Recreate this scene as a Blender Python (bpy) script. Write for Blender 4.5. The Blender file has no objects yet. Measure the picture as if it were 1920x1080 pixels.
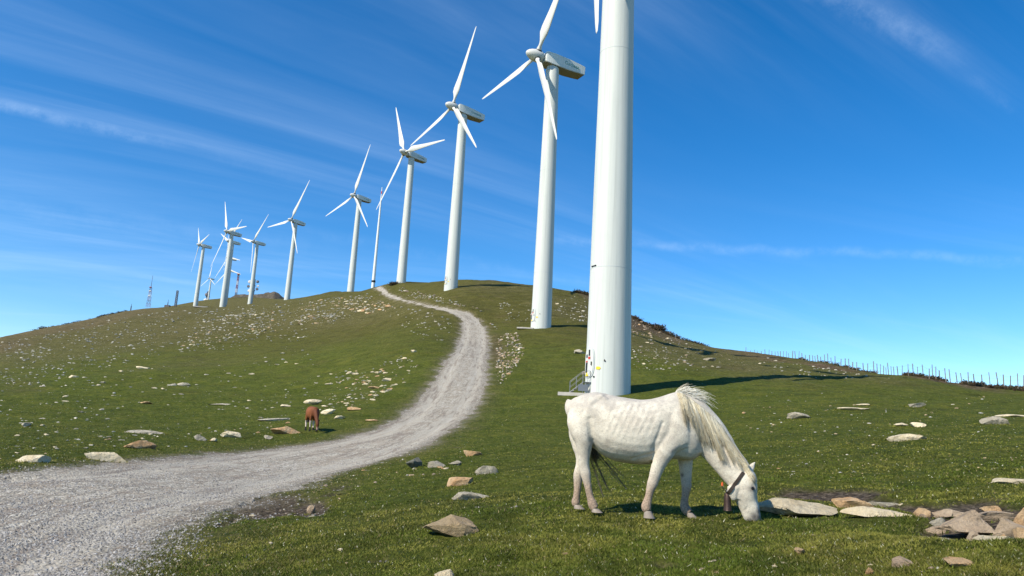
import bpy, bmesh, math, random
import numpy as np
from mathutils import Vector, Matrix, noise as mnoise
from mathutils.bvhtree import BVHTree
rad = math.radians
SC = bpy.context.scene
# ------------------------------------------------------------------ camera
FPX, PITCH, ROLL = 1387.0, rad(11.4), rad(3.1)          # focal length in pixels of a 1920 wide picture
cam_data = bpy.data.cameras.new('camera')
cam_data.sensor_width = 36.0
cam_data.lens = FPX/1920*36.0
cam_data.clip_start, cam_data.clip_end = 0.1, 20000
cam = bpy.data.objects.new('camera', cam_data)
SC.collection.objects.link(cam)
cam.matrix_world = Matrix.Rotation(rad(90)+PITCH, 4, 'X') @ Matrix.Rotation(ROLL, 4, 'Z')
SC.camera = cam
SC.view_settings.view_transform = 'Standard'
SC.view_settings.look = 'None'
SC.view_settings.exposure = 0.40
SC.view_settings.gamma = 1.0
# ------------------------------------------------------------------ sun and sky
SUN_EL, SUN_AZ = rad(43), rad(-128)                     # azimuth of the sun itself, from +Y towards +X
sd = bpy.data.lights.new('sun', 'SUN')
sd.energy, sd.angle, sd.color = 5.0, rad(0.53), (1.0, 0.925, 0.79)
sun = bpy.data.objects.new('sun', sd)
SC.collection.objects.link(sun)
sdir = Vector((math.sin(SUN_AZ)*math.cos(SUN_EL), math.cos(SUN_AZ)*math.cos(SUN_EL), math.sin(SUN_EL)))
sun.rotation_euler = sdir.to_track_quat('Z', 'Y').to_euler()

f_ = np.array([0, math.cos(PITCH), math.sin(PITCH)]); u0 = np.array([0, -math.sin(PITCH), math.cos(PITCH)]); r0 = np.array([1.0, 0, 0])
R_ = r0*math.cos(ROLL)+u0*math.sin(ROLL); U_ = -r0*math.sin(ROLL)+u0*math.cos(ROLL)
def ray(x, y): return f_+R_*(x-960)/FPX+U_*(540-y)/FPX
def rays(x, y):
    x = np.asarray(x, float); y = np.asarray(y, float)
    return f_+R_*((x-960)/FPX)[..., None]+U_*((540-y)/FPX)[..., None]
def at(x, y, D):
    v = ray(x, y); return v*(D/math.hypot(v[0], v[1]))
def proj(P):
    d = P@f_; d = np.where(d < 0.05, 0.05, d)
    return 960+FPX*(P@R_)/d, 540-FPX*(P@U_)/d

class NT:
    """small helper for node trees"""
    def __init__(s, tree): s.t = tree; s.n = tree.nodes; s.l = tree.links
    def new(s, typ, **kw):
        n = s.n.new(typ)
        for k, v in kw.items():
            if k.startswith('i_'):
                key = k[2:]; key = int(key) if key.isdigit() else key.replace('_', ' ')
                s.put(n.inputs[key], v)
            else: setattr(n, k, v)
        return n
    def put(s, sock, v):
        if isinstance(v, bpy.types.NodeSocket): s.l.new(v, sock)
        elif isinstance(v, bpy.types.Node): s.l.new(v.outputs[0], sock)
        elif hasattr(sock, 'default_value'):
            if hasattr(sock.default_value, '__len__') and len(sock.default_value) == 4 and len(v) == 3: v = (*v, 1)
            sock.default_value = v
    def math(s, op, a, b=0.0, c=None, clamp=False):
        n = s.n.new('ShaderNodeMath'); n.operation = op; n.use_clamp = clamp
        s.put(n.inputs[0], a); s.put(n.inputs[1], b)
        if c is not None: s.put(n.inputs[2], c)
        return n.outputs[0]
    def ramp(s, fac, stops, interp='LINEAR'):
        n = s.n.new('ShaderNodeValToRGB'); n.color_ramp.interpolation = interp
        e = n.color_ramp.elements
        while len(e) < len(stops): e.new(0.5)
        for k, (p, c) in enumerate(stops):
            e[k].position = p; e[k].color = (*c, 1) if hasattr(c, '__len__') else (c, c, c, 1)
        s.put(n.inputs[0], fac); return n.outputs[0]
    def mix(s, fac, a, b, mode='MIX'):
        n = s.n.new('ShaderNodeMix'); n.data_type = 'RGBA'; n.blend_type = mode
        s.put(n.inputs[0], fac); s.put(n.inputs[6], a); s.put(n.inputs[7], b); return n.outputs[2]
    def noise(s, vec, scale, detail=3, rough=0.5, dist=0.0):
        n = s.n.new('ShaderNodeTexNoise'); s.put(n.inputs['Vector'], vec)
        n.inputs['Scale'].default_value = scale; n.inputs['Detail'].default_value = detail
        n.inputs['Roughness'].default_value = rough; n.inputs['Distortion'].default_value = dist
        return n.outputs[0]
    def voro(s, vec, scale, feature='F1', out=0):
        n = s.n.new('ShaderNodeTexVoronoi'); n.feature = feature; s.put(n.inputs['Vector'], vec)
        n.inputs['Scale'].default_value = scale; return n.outputs[out]
    def mapping(s, vec, scale=(1, 1, 1), rot=(0, 0, 0), loc=(0, 0, 0)):
        n = s.n.new('ShaderNodeMapping'); s.put(n.inputs[0], vec)
        n.inputs['Scale'].default_value = scale; n.inputs['Rotation'].default_value = rot; n.inputs['Location'].default_value = loc
        return n.outputs[0]
    def dot(s, vec, v):
        n = s.n.new('ShaderNodeVectorMath'); n.operation = 'DOT_PRODUCT'; s.put(n.inputs[0], vec); n.inputs[1].default_value = v
        return n.outputs['Value']
    def smooth(s, x, a, b):
        n = s.n.new('ShaderNodeMapRange'); n.interpolation_type = 'SMOOTHSTEP'; s.put(n.inputs[0], x)
        n.inputs[1].default_value = a; n.inputs[2].default_value = b; return n.outputs[0]

world = bpy.data.worlds.new('World'); SC.world = world; world.use_nodes = True
W = NT(world.node_tree); W.n.clear()
sky = W.new('ShaderNodeTexSky'); sky.sky_type = 'NISHITA'; sky.sun_disc = False
sky.sun_elevation = SUN_EL; sky.sun_rotation = SUN_AZ; sky.altitude = 900; sky.air_density = 0.9; sky.dust_density = 0.0; sky.ozone_density = 2.2
tc = W.new('ShaderNodeTexCoord').outputs['Generated']
hs = W.new('ShaderNodeHueSaturation', i_Color=sky.outputs[0]); hs.inputs['Saturation'].default_value = 1.40; hs.inputs['Hue'].default_value = 0.501; hs.inputs['Value'].default_value = 1.30
# cirrus: the direction is laid onto a high flat layer, so that streaks draw together towards the horizon
sep = W.new('ShaderNodeSeparateXYZ', i_0=tc)
zz = W.math('ADD', W.math('MAXIMUM', sep.outputs[2], 0.0), 0.12)
cx = W.math('DIVIDE', sep.outputs[0], zz); cy = W.math('DIVIDE', sep.outputs[1], zz)
cv = W.new('ShaderNodeCombineXYZ', i_0=cx, i_1=cy).outputs[0]
def streaks(th, sx, sy, loc=(0, 0, 0)):      # turn the layer first, then stretch it along the wind
    return W.mapping(W.mapping(cv, rot=(0, 0, -rad(th))), scale=(sx, sy, 1), loc=loc)
leftm = W.smooth(W.math('MULTIPLY', sep.outputs[0], -1.0), -0.40, 0.45)
n1 = W.noise(streaks(31, 0.26, 1.25), 1.0, 7, 0.60, 0.9)
n2 = W.noise(streaks(20, 0.5, 0.9, (3.1, 1.2, 0)), 0.7, 3, 0.5, 0.4)
n3 = W.noise(streaks(28, 0.7, 4.0), 2.2, 8, 0.68, 1.0)
veil = W.math('MULTIPLY', W.smooth(n1, 0.40, 0.78), W.smooth(W.math('ADD', n2, W.math('MULTIPLY', leftm, 0.16)), 0.42, 0.70))
veil = W.math('MULTIPLY', veil, W.math('ADD', W.math('MULTIPLY', n3, 0.8), 0.25))
soft = W.math('MULTIPLY', W.smooth(W.noise(streaks(36, 0.22, 1.0, (5, 2, 0)), 1.5, 5, 0.55, 0.6), 0.40, 0.75), W.math('ADD', 0.02, W.math('MULTIPLY', leftm, 0.07)))
low = W.math('MULTIPLY', W.smooth(W.noise(streaks(8, 0.16, 1.6, (1, 4, 0)), 1.3, 6, 0.6, 0.5), 0.48, 0.70), W.math('SUBTRACT', 1.0, W.smooth(sep.outputs[2], 0.2, 0.36)))
veil = W.math('ADD', W.math('ADD', W.math('MULTIPLY', veil, 0.75), soft), W.math('MULTIPLY', low, 0.14))
def trail(p1, p2, wid, lo, hi, amt, seed):
    a = Vector(ray(*p1)).normalized(); b = Vector(ray(*p2)).normalized()
    n = a.cross(b).normalized(); along = (b-a).normalized(); mid = a.dot(along)
    L = b.dot(along)-mid
    wob = W.math('MULTIPLY', W.math('SUBTRACT', W.noise(W.mapping(tc, loc=(seed, 0, 0)), 7, 4, 0.6), 0.5), 0.035)
    d = W.math('ABSOLUTE', W.math('ADD', W.dot(tc, n), wob))
    band = W.math('SUBTRACT', 1.0, W.smooth(d, 0.0, wid))
    t = W.math('DIVIDE', W.math('SUBTRACT', W.dot(tc, along), mid), L)
    ext = W.math('MULTIPLY', W.smooth(t, lo-0.2, lo+0.15), W.math('SUBTRACT', 1.0, W.smooth(t, hi-0.3, hi+0.25)))
    tex = W.smooth(W.noise(W.mapping(tc, loc=(seed, 2, 0)), 26, 7, 0.72), 0.3, 0.72)
    front = W.smooth(W.dot(tc, a), 0.3, 0.5)
    return W.math('MULTIPLY', W.math('MULTIPLY', W.math('MULTIPLY', band, tex), W.math('MULTIPLY', ext, front)), amt)
trails = [trail((-20, 200), (300, 266), 0.010, -0.5, 1.0, 0.36, 1.3),
          trail((300, 266), (620, 350), 0.013, 0.0, 1.0, 0.07, 4.3),
          trail((1560, -10), (1780, 100), 0.026, -0.6, 1.0, 0.26, 7.7),
          trail((1850, 160), (1960, 245), 0.008, -0.3, 1.6, 0.10, 9.1),
          trail((1180, 455), (1930, 490), 0.009, -0.2, 1.2, 0.26, 12.1),
          trail((700, 455), (1180, 545), 0.012, -0.2, 1.0, 0.10, 15.1),
          trail((100, 400), (620, 462), 0.022, -0.2, 1.0, 0.10, 18.1),
          trail((285, 514), (420, 536), 0.006, -0.2, 1.2, 0.14, 21.1)]
for t_ in trails: veil = W.math('ADD', veil, t_)
veil = W.math('MINIMUM', W.math('MULTIPLY', veil, 0.42), 0.40)
skyc = W.mix(veil, hs.outputs[0], (6.4, 8.0, 10.0))
bg = W.new('ShaderNodeBackground', i_Color=skyc); bg.inputs[1].default_value = 0.110
W.new('ShaderNodeOutputWorld', i_Surface=bg.outputs[0])

# ------------------------------------------------------------------ object helpers
def tag(o, label=None, cat=None, group=None, kind=None):
    if label: o['label'] = label
    if cat: o['category'] = cat
    if group: o['group'] = group
    if kind: o['kind'] = kind
    return o
def link(o, parent=None):
    SC.collection.objects.link(o)
    if parent is not None: o.parent = parent
    return o
def mesh_np(name, co, faces, mat=None, parent=None, smooth=True, k=None):
    """faces: (n,k) int array, or a list of tuples"""
    me = bpy.data.meshes.new(name)
    co = np.asarray(co, np.float32)
    if isinstance(faces, np.ndarray):
        n, k = faces.shape
        me.vertices.add(len(co)); me.vertices.foreach_set('co', co.ravel())
        me.loops.add(n*k); me.loops.foreach_set('vertex_index', faces.astype(np.int32).ravel())
        me.polygons.add(n); me.polygons.foreach_set('loop_start', np.arange(0, n*k, k, dtype=np.int32))
        me.update(calc_edges=True)
    else:
        me.from_pydata([tuple(map(float, c)) for c in co], [], faces); me.update()
    me.polygons.foreach_set('use_smooth', np.full(len(me.polygons), smooth))
    o = bpy.data.objects.new(name, me)
    if mat is not None: me.materials.append(mat)
    return link(o, parent)
def attr(o, name, arr, typ='FLOAT'):
    a = o.data.attributes.new(name, typ, 'POINT')
    key = {'FLOAT': 'value', 'FLOAT_COLOR': 'color', 'FLOAT_VECTOR': 'vector'}[typ]
    a.data.foreach_set(key, np.asarray(arr, np.float32).ravel())
class MB:
    """collects shapes into one mesh"""
    def __init__(s): s.v = []; s.f = []
    def add(s, v, f):
        b = len(s.v); s.v += [tuple(map(float, p)) for p in v]; s.f += [tuple(i+b for i in q) for q in f]; return s
    def box(s, c, d, rot=None, taper=1.0, bev=0.0):
        hx, hy, hz = d[0]/2, d[1]/2, d[2]/2
        b = bmesh.new(); bmesh.ops.create_cube(b, size=1)
        for v in b.verts:
            t = taper if v.co.z > 0 else 1
            v.co = Vector((v.co.x*2*hx*t, v.co.y*2*hy*t, v.co.z*2*hz))
        if bev > 0: bmesh.ops.bevel(b, geom=list(b.edges), offset=bev, segments=2, affect='EDGES')
        M = Matrix.Translation(c) @ (rot.to_4x4() if rot else Matrix.Identity(4))
        b.verts.index_update()
        s.add([M@v.co for v in b.verts], [[v.index for v in f.verts] for f in b.faces]); b.free(); return s
    def tube(s, pts, radii, seg=8, cap=True):
        pts = [Vector(p) for p in pts]
        if not hasattr(radii, '__len__'): radii = [radii]*len(pts)
        vs = []; n = None
        for i, p in enumerate(pts):
            t = (pts[min(i+1, len(pts)-1)]-pts[max(i-1, 0)]).normalized()
            if n is None: n = t.orthogonal().normalized()
            n = (n-t*n.dot(t)).normalized(); b = t.cross(n)
            for k in range(seg):
                a = 2*math.pi*k/seg; vs.append(p+(n*math.cos(a)+b*math.sin(a))*radii[i])
        fs = [(i*seg+k, i*seg+(k+1) % seg, (i+1)*seg+(k+1) % seg, (i+1)*seg+k) for i in range(len(pts)-1) for k in range(seg)]
        if cap: fs += [tuple(range(seg))[::-1], tuple((len(pts)-1)*seg+k for k in range(seg))]
        return s.add(vs, fs)
    def lathe(s, prof, seg=32, M=None, cap=True):
        M = M or Matrix.Identity(4)
        vs = [M@Vector((r*math.cos(2*math.pi*k/seg), r*math.sin(2*math.pi*k/seg), z)) for r, z in prof for k in range(seg)]
        fs = [(i*seg+k, i*seg+(k+1) % seg, (i+1)*seg+(k+1) % seg, (i+1)*seg+k) for i in range(len(prof)-1) for k in range(seg)]
        if cap: fs += [tuple(range(seg))[::-1], tuple((len(prof)-1)*seg+k for k in range(seg))]
        return s.add(vs, fs)
    def build(s, name, mat, parent=None, smooth=True, sharp=True):
        o = mesh_np(name, np.array(s.v), s.f, mat, parent, smooth)
        if smooth and sharp:
            try: o.data.set_sharp_from_angle(angle=rad(38))
            except Exception: pass
        return o
def empty(name, loc=(0, 0, 0)):
    o = bpy.data.objects.new(name, None); o.location = loc; o.empty_display_size = 0.3; return link(o)
def copy_tree(o, parent=None):
    c = o.copy(); link(c)
    if parent is not None: c.parent = parent
    for ch in [q for q in SC.collection.objects if q.parent == o]: copy_tree(ch, c)
    return c

# ------------------------------------------------------------------ numpy noise
def _h(ix, iy, seed):
    h = (ix.astype(np.int64)*374761393+iy.astype(np.int64)*668265263+seed*1442695041) & 0x7fffffff
    h = ((h ^ (h >> 13))*1274126177) & 0x7fffffff
    return ((h ^ (h >> 16)) & 0xffff)/65535.0
def vnoise(x, y, seed=0):
    ix = np.floor(x); iy = np.floor(y); fx = x-ix; fy = y-iy
    fx = fx*fx*fx*(fx*(fx*6-15)+10); fy = fy*fy*fy*(fy*(fy*6-15)+10)
    a = _h(ix, iy, seed); b = _h(ix+1, iy, seed); c = _h(ix, iy+1, seed); d = _h(ix+1, iy+1, seed)
    return (a+(b-a)*fx+(c-a)*fy+(a-b-c+d)*fx*fy)*2-1
def fbm(x, y, oct=4, seed=0, gain=0.5):
    s = 0; a = 1.0; t = 0
    for k in range(oct):
        c, d = math.cos(k*1.3), math.sin(k*1.3)
        s = s+a*vnoise((x*c-y*d)*2**k+k*17.3, (x*d+y*c)*2**k-k*9.1, seed+k); t += a; a *= gain
    return s/t
def sstep(x, a, b):
    t = np.clip((x-a)/(b-a), 0, 1); return t*t*(3-2*t)

# ------------------------------------------------------------------ terrain: controls are (pixel x, pixel y, distance)
CTRL = [
 # foreground
 (240,1080,7.6),(0,880,17),(-300,905,17),(560,835,29),(583,812,33),(560,900,18.0),(480,960,11.5),(600,1000,8.3),
 (960,1080,5.35),(700,1075,5.9),(1400,1080,5.2),(1850,1080,4.9),(1800,1000,6.9),(1700,950,9.2),(850,985,7.6),
 (1100,960,7.75),(1300,975,7.55),(1215,971,7.6),(1400,980,7.65),(1410,1010,6.75),(1300,940,9.2),(1240,905,11.6),(880,925,11.0),(900,880,16),
 (1240,850,19.5),(1000,830,24),(1300,800,30),(1500,840,19),(1500,780,33),(1800,830,19),(1800,780,33),(1900,905,11.5),(1500,905,12),
 # turbine one and road
 (1139,738,50),(1060,738,50),(1000,770,40),(900,760,44),(920,718,56),(808,712,56),(865,700,60),(735,785,38),(915,650,86),(858,640,90),(850,590,125),
 (905,600,122),(890,700,61),(1014,617,107.5),(1060,622,104),(960,640,93),(1100,650,85),
 (1500,713,63),(1600,712,71),(1740,713.5,82),(1340,720,57),(1230,700,62),(1650,722,62),(1250,650,110),(1350,672,125),(1230,622,178),(1150,600,150),
 # crest, right side
 (845,543,163.6),(880,525.5,205),(820,529,212),(752,530,234),(960,531,200),(1040,543,190),(1100,553,185),(1180,592,182),(1238,622,185),(1326,650,190),
 (1396,662,205),(1469,672,170),(1565,683,140),(1623,697,125),(1720,705,106),(1781,718,96),(1920,731,82),(2100,760,70),
 (702,540.5,245),(730,552,215),(780,572,160),
 # left slope
 (800,640,84),(760,700,62),(640,570,225),(600,780,40),(600,720,66),(600,650,118),(700,620,135),(700,580,190),(600,600,195),
 (300,850,23),(300,800,36),(300,730,66),(300,680,108),(300,620,215),(0,800,34),(0,740,62),(0,690,108),(0,652,190),
 # crest, left side
 (657,548,322),(600,553,345),(628,550,335),(600,556,400),(640,556,400),(538,562,404.8),(500,567,430),(468.4,571,515),(416.7,576.5,439.7),(366,574,555),(300,577,500),(245,583,450),
 (180,597,395),(120,609,350),(60,621,310),(0,633,280),(-150,655,230),(-320,690,190),
 (390,579,345),(416,580,345),(468,574.5,335),(500,570.5,330),(538,566,322),(570,560.5,315),(600,556,300),(630,552,295),(657,550.5,280),(680,545.5,275),(780,530,240),(820,530,236),(1623,699,103),(1670,702.5,103),(1781,720.5,81),(1850,728,79),
 # beyond the crest
 (390,579,1240),(460,580,1200),(540,580,1000),(468,577,700),(500,576,650),(540,573,600),(570,570,550),(600,566,550),(560,564,480),(440,576,520),(390,577,480),(660,560,500),(300,582,900),(100,640,600),(-100,690,500),(-300,740,400),(640,560,700),(420,578.5,700)]
for (x, y, D) in [(702,540.5,245),(752,530,234),(880,525,205),(1040,543,190),(1180,592,182),(1326,650,190),(1469,672,170),(1623,697,125),(1781,718,96),(1920,731,82),(2150,760,70)]:
    CTRL += [(x, y+22, D*1.35), (x, y+110, D*2.1), (x, y+230, D*4.5)]
CTRL = np.array(CTRL, float)
cp = rays(CTRL[:, 0], CTRL[:, 1]); cp *= (CTRL[:, 2]/np.hypot(cp[:, 0], cp[:, 1]))[:, None]
c_az = np.degrees(np.arctan2(cp[:, 0], cp[:, 1])); c_l = np.log(CTRL[:, 2]); c_s = (cp[:, 2]+1.6)/CTRL[:, 2]
fa = np.array([-60, -40, -20, 0, 20, 40, 60.0])          # ground at the photographer's feet
c_az = np.concatenate([c_az, fa, fa]); c_l = np.concatenate([c_l, np.full(7, math.log(1.5)), np.full(7, math.log(3.0))])
c_s = np.concatenate([c_s, np.full(7, 0.05), np.array([.0, .01, .03, .07, .1, .1, .1])])
XS, YS = 1/11.0, 1/0.55
def tk(r2): return 0.5*r2*np.log(r2+1e-9)
A = np.stack([c_az*XS, c_l*YS], 1); n = len(A)
K = tk(((A[:, None]-A[None])**2).sum(-1))+np.eye(n)*2e-4
Pm = np.hstack([np.ones((n, 1)), A]); M_ = np.zeros((n+3, n+3)); M_[:n, :n] = K; M_[:n, n:] = Pm; M_[n:, :n] = Pm.T
wts = np.linalg.solve(M_, np.concatenate([c_s, np.zeros(3)]))
GA = np.linspace(-52, 52, 261); GL = np.linspace(math.log(1.2), math.log(1500), 360)
ga, gl = np.meshgrid(GA, GL, indexing='ij'); Q = np.stack([ga.ravel()*XS, gl.ravel()*YS], 1)
GS = np.empty(len(Q))
for i in range(0, len(Q), 20000):
    q = Q[i:i+20000]; GS[i:i+20000] = tk(((q[:, None]-A[None])**2).sum(-1))@wts[:n]+wts[n]+q@wts[n+1:]
GS = GS.reshape(ga.shape)
def base_s(az, ln):
    a = np.clip((az-GA[0])/(GA[1]-GA[0]), 0, len(GA)-1.001); l = np.clip((ln-GL[0])/(GL[1]-GL[0]), 0, len(GL)-1.001)
    i = a.astype(int); j = l.astype(int); fa_ = a-i; fl = l-j
    return (GS[i, j]*(1-fa_)+GS[i+1, j]*fa_)*(1-fl)+(GS[i, j+1]*(1-fa_)+GS[i+1, j+1]*fa_)*fl
def base_z(x, y):
    D = np.hypot(x, y)+1e-6; az = np.degrees(np.arctan2(x, y)); ln = np.log(np.maximum(D, 1.2))
    back = sstep(np.abs(az), 50, 90)
    z = -1.6+D*base_s(az, ln)*(1-back)+back*(-0.03*np.minimum(D, 400))
    far = sstep(D, 1400, 3500)
    return z*(1-far)-260*far
# image-space lookups: first hit of a pixel's ray with the base terrain
RD = np.exp(np.linspace(math.log(2.5), math.log(700), 1100))
def hit(x, y):
    x = np.atleast_1d(np.asarray(x, float)); y = np.atleast_1d(np.asarray(y, float))
    v = rays(x, y); h = np.hypot(v[:, 0], v[:, 1]); az = np.degrees(np.arctan2(v[:, 0], v[:, 1])); t = v[:, 2]/h
    out = np.full(len(x), np.nan)
    lr = np.log(RD)
    for i in range(0, len(x), 4000):
        s = slice(i, i+4000)
        tt = base_s(np.repeat(az[s, None], len(RD), 1), np.repeat(lr[None], len(az[s]), 0))-1.6/RD[None]
        g = tt-t[s, None]; above = g > 0; k = above.argmax(1); ok = above.any(1) & (k > 0)
        km = np.maximum(k-1, 0); r = np.arange(len(k)); g0 = g[r, km]; g1 = g[r, k]
        fr = np.where(ok, -g0/(g1-g0+1e-12), 0); out[s] = np.where(ok, np.exp(lr[km]+(lr[k]-lr[km])*fr), np.nan)
    return out, v[:, :2]/h[:, None]
def ground_px(x, y):
    D, d = hit(x, y); P = d*D[:, None]
    return P
# road outline
RL_ = [(700,541),(712,550),(730,559),(760,568),(800,579),(832,586),(852,592),(862,605),(861,622),(848,650),(825,682),(808,712),(790,735),(765,763),(735,785),(690,805),(640,819),(583,831),(500,839),(420,846),(300,856),(200,864),(100,873),(0,882),(-120,893),(-300,906),(-500,920)]
RR_ = [(716,536),(738,550),(768,561),(808,571),(852,580),(886,588),(906,602),(918,622),(921,650),(918,690),(919,718),(911,745),(890,780),(860,803),(820,828),(760,852),(700,869),(640,886),(590,903),(545,920),(490,935),(440,948),(392,962),(350,985),(310,1020),(272,1050),(238,1085),(200,1140),(120,1250)]
def dens(pl, n=4):
    o = []
    for a, b in zip(pl[:-1], pl[1:]):
        for k in range(n): o.append((a[0]+(b[0]-a[0])*k/n, a[1]+(b[1]-a[1])*k/n))
    return np.array(o+[pl[-1]], float)
def plan(pl):
    p = dens(pl); q = ground_px(p[:, 0], p[:, 1]); return q[~np.isnan(q[:, 0])]
road_poly = np.vstack([plan(RL_), [(-14, 2), (-10, -6), (-6, -14), (-1.5, -14), (-2.6, -5), (-3.0, 1)], plan(RR_)[::-1]])
def sdf_poly(P, poly):
    """signed distance, negative inside"""
    d2 = np.full(len(P), 1e12); ins = np.zeros(len(P), bool)
    for a, b in zip(poly, np.roll(poly, -1, 0)):
        e = b-a; L = (e@e)+1e-12; t = np.clip(((P-a)@e)/L, 0, 1); q = P-a-t[:, None]*e; d2 = np.minimum(d2, (q*q).sum(1))
        c = ((a[1] > P[:, 1]) != (b[1] > P[:, 1])); xx = (b[0]-a[0])*(P[:, 1]-a[1])/((b[1]-a[1])+1e-12)+a[0]
        ins ^= c & (P[:, 0] < xx)
    d = np.sqrt(d2); return np.where(ins, -d, d)
# patches of bare earth and heath, (px, py, half width, half height, angle, strength)
DIRT = [(500,948,95,20,-10,1.0),(580,945,42,20,0,1.0),(430,975,60,12,-20,.7),(640,915,70,14,-18,.6),(1545,926,110,10,0,1.3),(1640,940,70,14,5,1.1),
        (1740,960,110,16,6,.9),(1860,975,110,34,3,1.3),(1800,990,90,18,4,1.0),(1345,955,30,6,0,.5),(700,1045,45,7,-5,.55),(960,1015,50,6,0,.5),(1080,1035,40,7,4,.55),(1560,1035,50,6,0,.5),(480,1050,40,7,-8,.55),(1250,1060,60,7,0,.5),(930,948,60,5,0,.5),(1180,958,60,4,0,.55),(20,893,90,8,-3,.6),(850,838,40,5,0,.4)]
HEATH = [(1190,600,40,20,25,1.3),(1240,625,55,10,25,1.3),(1130,565,60,12,15,.9),(1420,668,120,9,8,.7),(1560,688,90,8,10,.8),(1790,716,130,10,9,.9),
         (120,610,260,18,-10,.9),(300,590,160,22,-6,.5),(960,529,120,5,2,.5),(1380,690,160,14,3,.5),(0,650,120,26,-8,.7),(930,660,30,50,0,.6)]
DRY = [(150,625,520,62,-9,1.2),(620,590,220,34,-6,1.0),(360,680,300,26,-6,.55),(800,590,60,30,20,.6),(1060,580,90,34,5,.8),(1330,672,240,34,12,1.0),(1600,705,240,16,8,.7),(930,540,150,16,0,.7),(950,670,40,60,0,.6),(40,720,90,30,0,.6),(680,735,90,50,-20,.45)]
def blobs(px, py, L):
    s = np.zeros(len(px))
    for (x, y, w, h, a, k) in L:
        c, d = math.cos(rad(a)), math.sin(rad(a)); u = ((px-x)*c+(py-y)*d)/w; v = (-(px-x)*d+(py-y)*c)/h
        s = np.maximum(s, k*np.exp(-(u*u+v*v)*1.1))
    return s
def relief(x, y, D):
    """grown relief on top of the base surface"""
    n1 = fbm(x*0.45, y*0.45, 3, 5); n2 = fbm(x*2.1, y*2.1, 3, 9); n3 = fbm(x*0.06, y*0.06, 3, 21); n4 = fbm(x*9, y*9, 2, 31)
    w = sstep(D, 14, 120)
    n5 = fbm(x*0.22+y*0.05, y*0.5, 3, 61); n6 = fbm(x*1.0, y*1.0, 3, 63)
    return sstep(D, 22, 60)*(0.16*n5+0.07*n6*(D < 160))+0.05*n1*(1-sstep(D, 2, 5)*0)+0.032*n2*(D < 90)+0.010*n4*(D < 22)+w*0.55*n3
DRYV = [None]
def masks(x, y):
    P = np.stack([x, y], 1); D = np.hypot(x, y)
    z = base_z(x, y); px, py = proj(np.stack([x, y, z], 1))
    inside = (y > 0.5)
    sd_ = np.full(len(x), 50.0); near = (x > -60) & (x < 12) & (y > -16) & (y < 260)
    sd_[near] = sdf_poly(P[near], road_poly)
    nz = fbm(x*0.9, y*0.9, 4, 3, 0.6)*(0.28+0.006*D)+fbm(x*6, y*6, 3, 14, 0.6)*0.14
    dirt = blobs(px, py, DIRT)*inside+fbm(x*2.5, y*2.5, 4, 8)*0.38
    heath = blobs(px, py, HEATH)*inside
    DRYV[0] = blobs(px, py, DRY)*inside
    return sd_, nz, dirt, heath, D
def full_z(x, y, parts=False):
    sd_, nz, dirt, heath, D = masks(x, y)
    rut = (np.exp(-((-sd_-1.1)/0.28)**2))*(sd_ < 0)*0.035
    z = base_z(x, y); road = sstep(-(sd_+nz*0.6), -0.5, 0.5); dm = sstep(dirt, 0.38, 0.62)
    rl = relief(x, y, D)
    fade = 1-0.8*np.clip(np.exp(-((D-50)/6)**2), 0, 1)*(np.abs(x-6.7) < 6)
    px, py = proj(np.stack([x, y, z], 1)); pit = blobs(px, py, [(1800,1000,120,13,3,1.0),(1560,932,120,8,2,.5),(560,950,60,14,-6,.5)])*(y > 0.5)
    z = z+rl*(1-0.75*road)*fade-rut-0.13*pit-0.05*dm-0.04*road+0.012*fbm(x*1.2, y*1.2, 3, 44)*road
    if parts: return z, sd_, nz, dirt, heath, D
    return z
def gz(x, y): return float(full_z(np.array([float(x)]), np.array([float(y)]))[0])

az = np.concatenate([np.arange(-180, -42, 3.0), np.arange(-42, -36.5, 0.5), np.arange(-36.5, 37.0, 0.088), np.arange(37.0, 42, 0.5), np.arange(42, 180, 3.0)])
rr = np.concatenate([[0.3, 1, 1.8, 2.6, 3.2, 3.8], np.exp(np.arange(math.log(4.2), math.log(260), 0.0062)), np.exp(np.linspace(math.log(262), math.log(700), 110)), np.exp(np.linspace(math.log(720), math.log(9000), 40))])
ra, rb = np.meshgrid(np.radians(az), rr, indexing='ij')
gx = (np.sin(ra)*rb).ravel(); gy = (np.cos(ra)*rb).ravel()
gzv, g_sd, g_nz, g_dirt, g_heath, g_D = full_z(gx, gy, True)
g_dry = DRYV[0].copy(); g_nz = g_nz+0.08+0.003*np.minimum(g_D, 150)
co = np.stack([gx, gy, gzv], 1)
na, nr = len(az), len(rr)
ii = np.arange(na)[:, None]; jj = np.arange(nr-1)[None]; i2 = (ii+1) % na
quads = np.stack([(ii*nr+jj), (ii*nr+jj+1), (i2*nr+jj+1), (i2*nr+jj)], -1).reshape(-1, 4)
roadval = -(g_sd+g_nz)
fr = roadval[quads].mean(1) > 0
attr_grav = sstep(roadval, -0.55, 0.25); attr_dirt = sstep(g_dirt, 0.30, 0.72); attr_heath = np.clip(g_heath, 0, 1.3)
edge = sstep(roadval, -1.6, 0.1)*(1-sstep(roadval, 0.2, 1.4))
def sub_surface(name, q, mat):
    u, inv = np.unique(q, return_inverse=True)
    o = mesh_np(name, co[u], inv.reshape(q.shape)[:, ::-1], mat, None, True)
    attr(o, 'grav', attr_grav[u]); attr(o, 'dirt', attr_dirt[u]); attr(o, 'heath', attr_heath[u]); attr(o, 'edge', edge[u]); attr(o, 'dry', g_dry[u])
    attr(o, 'roadd', np.clip(-g_sd[u], -5, 5)); return o

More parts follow.
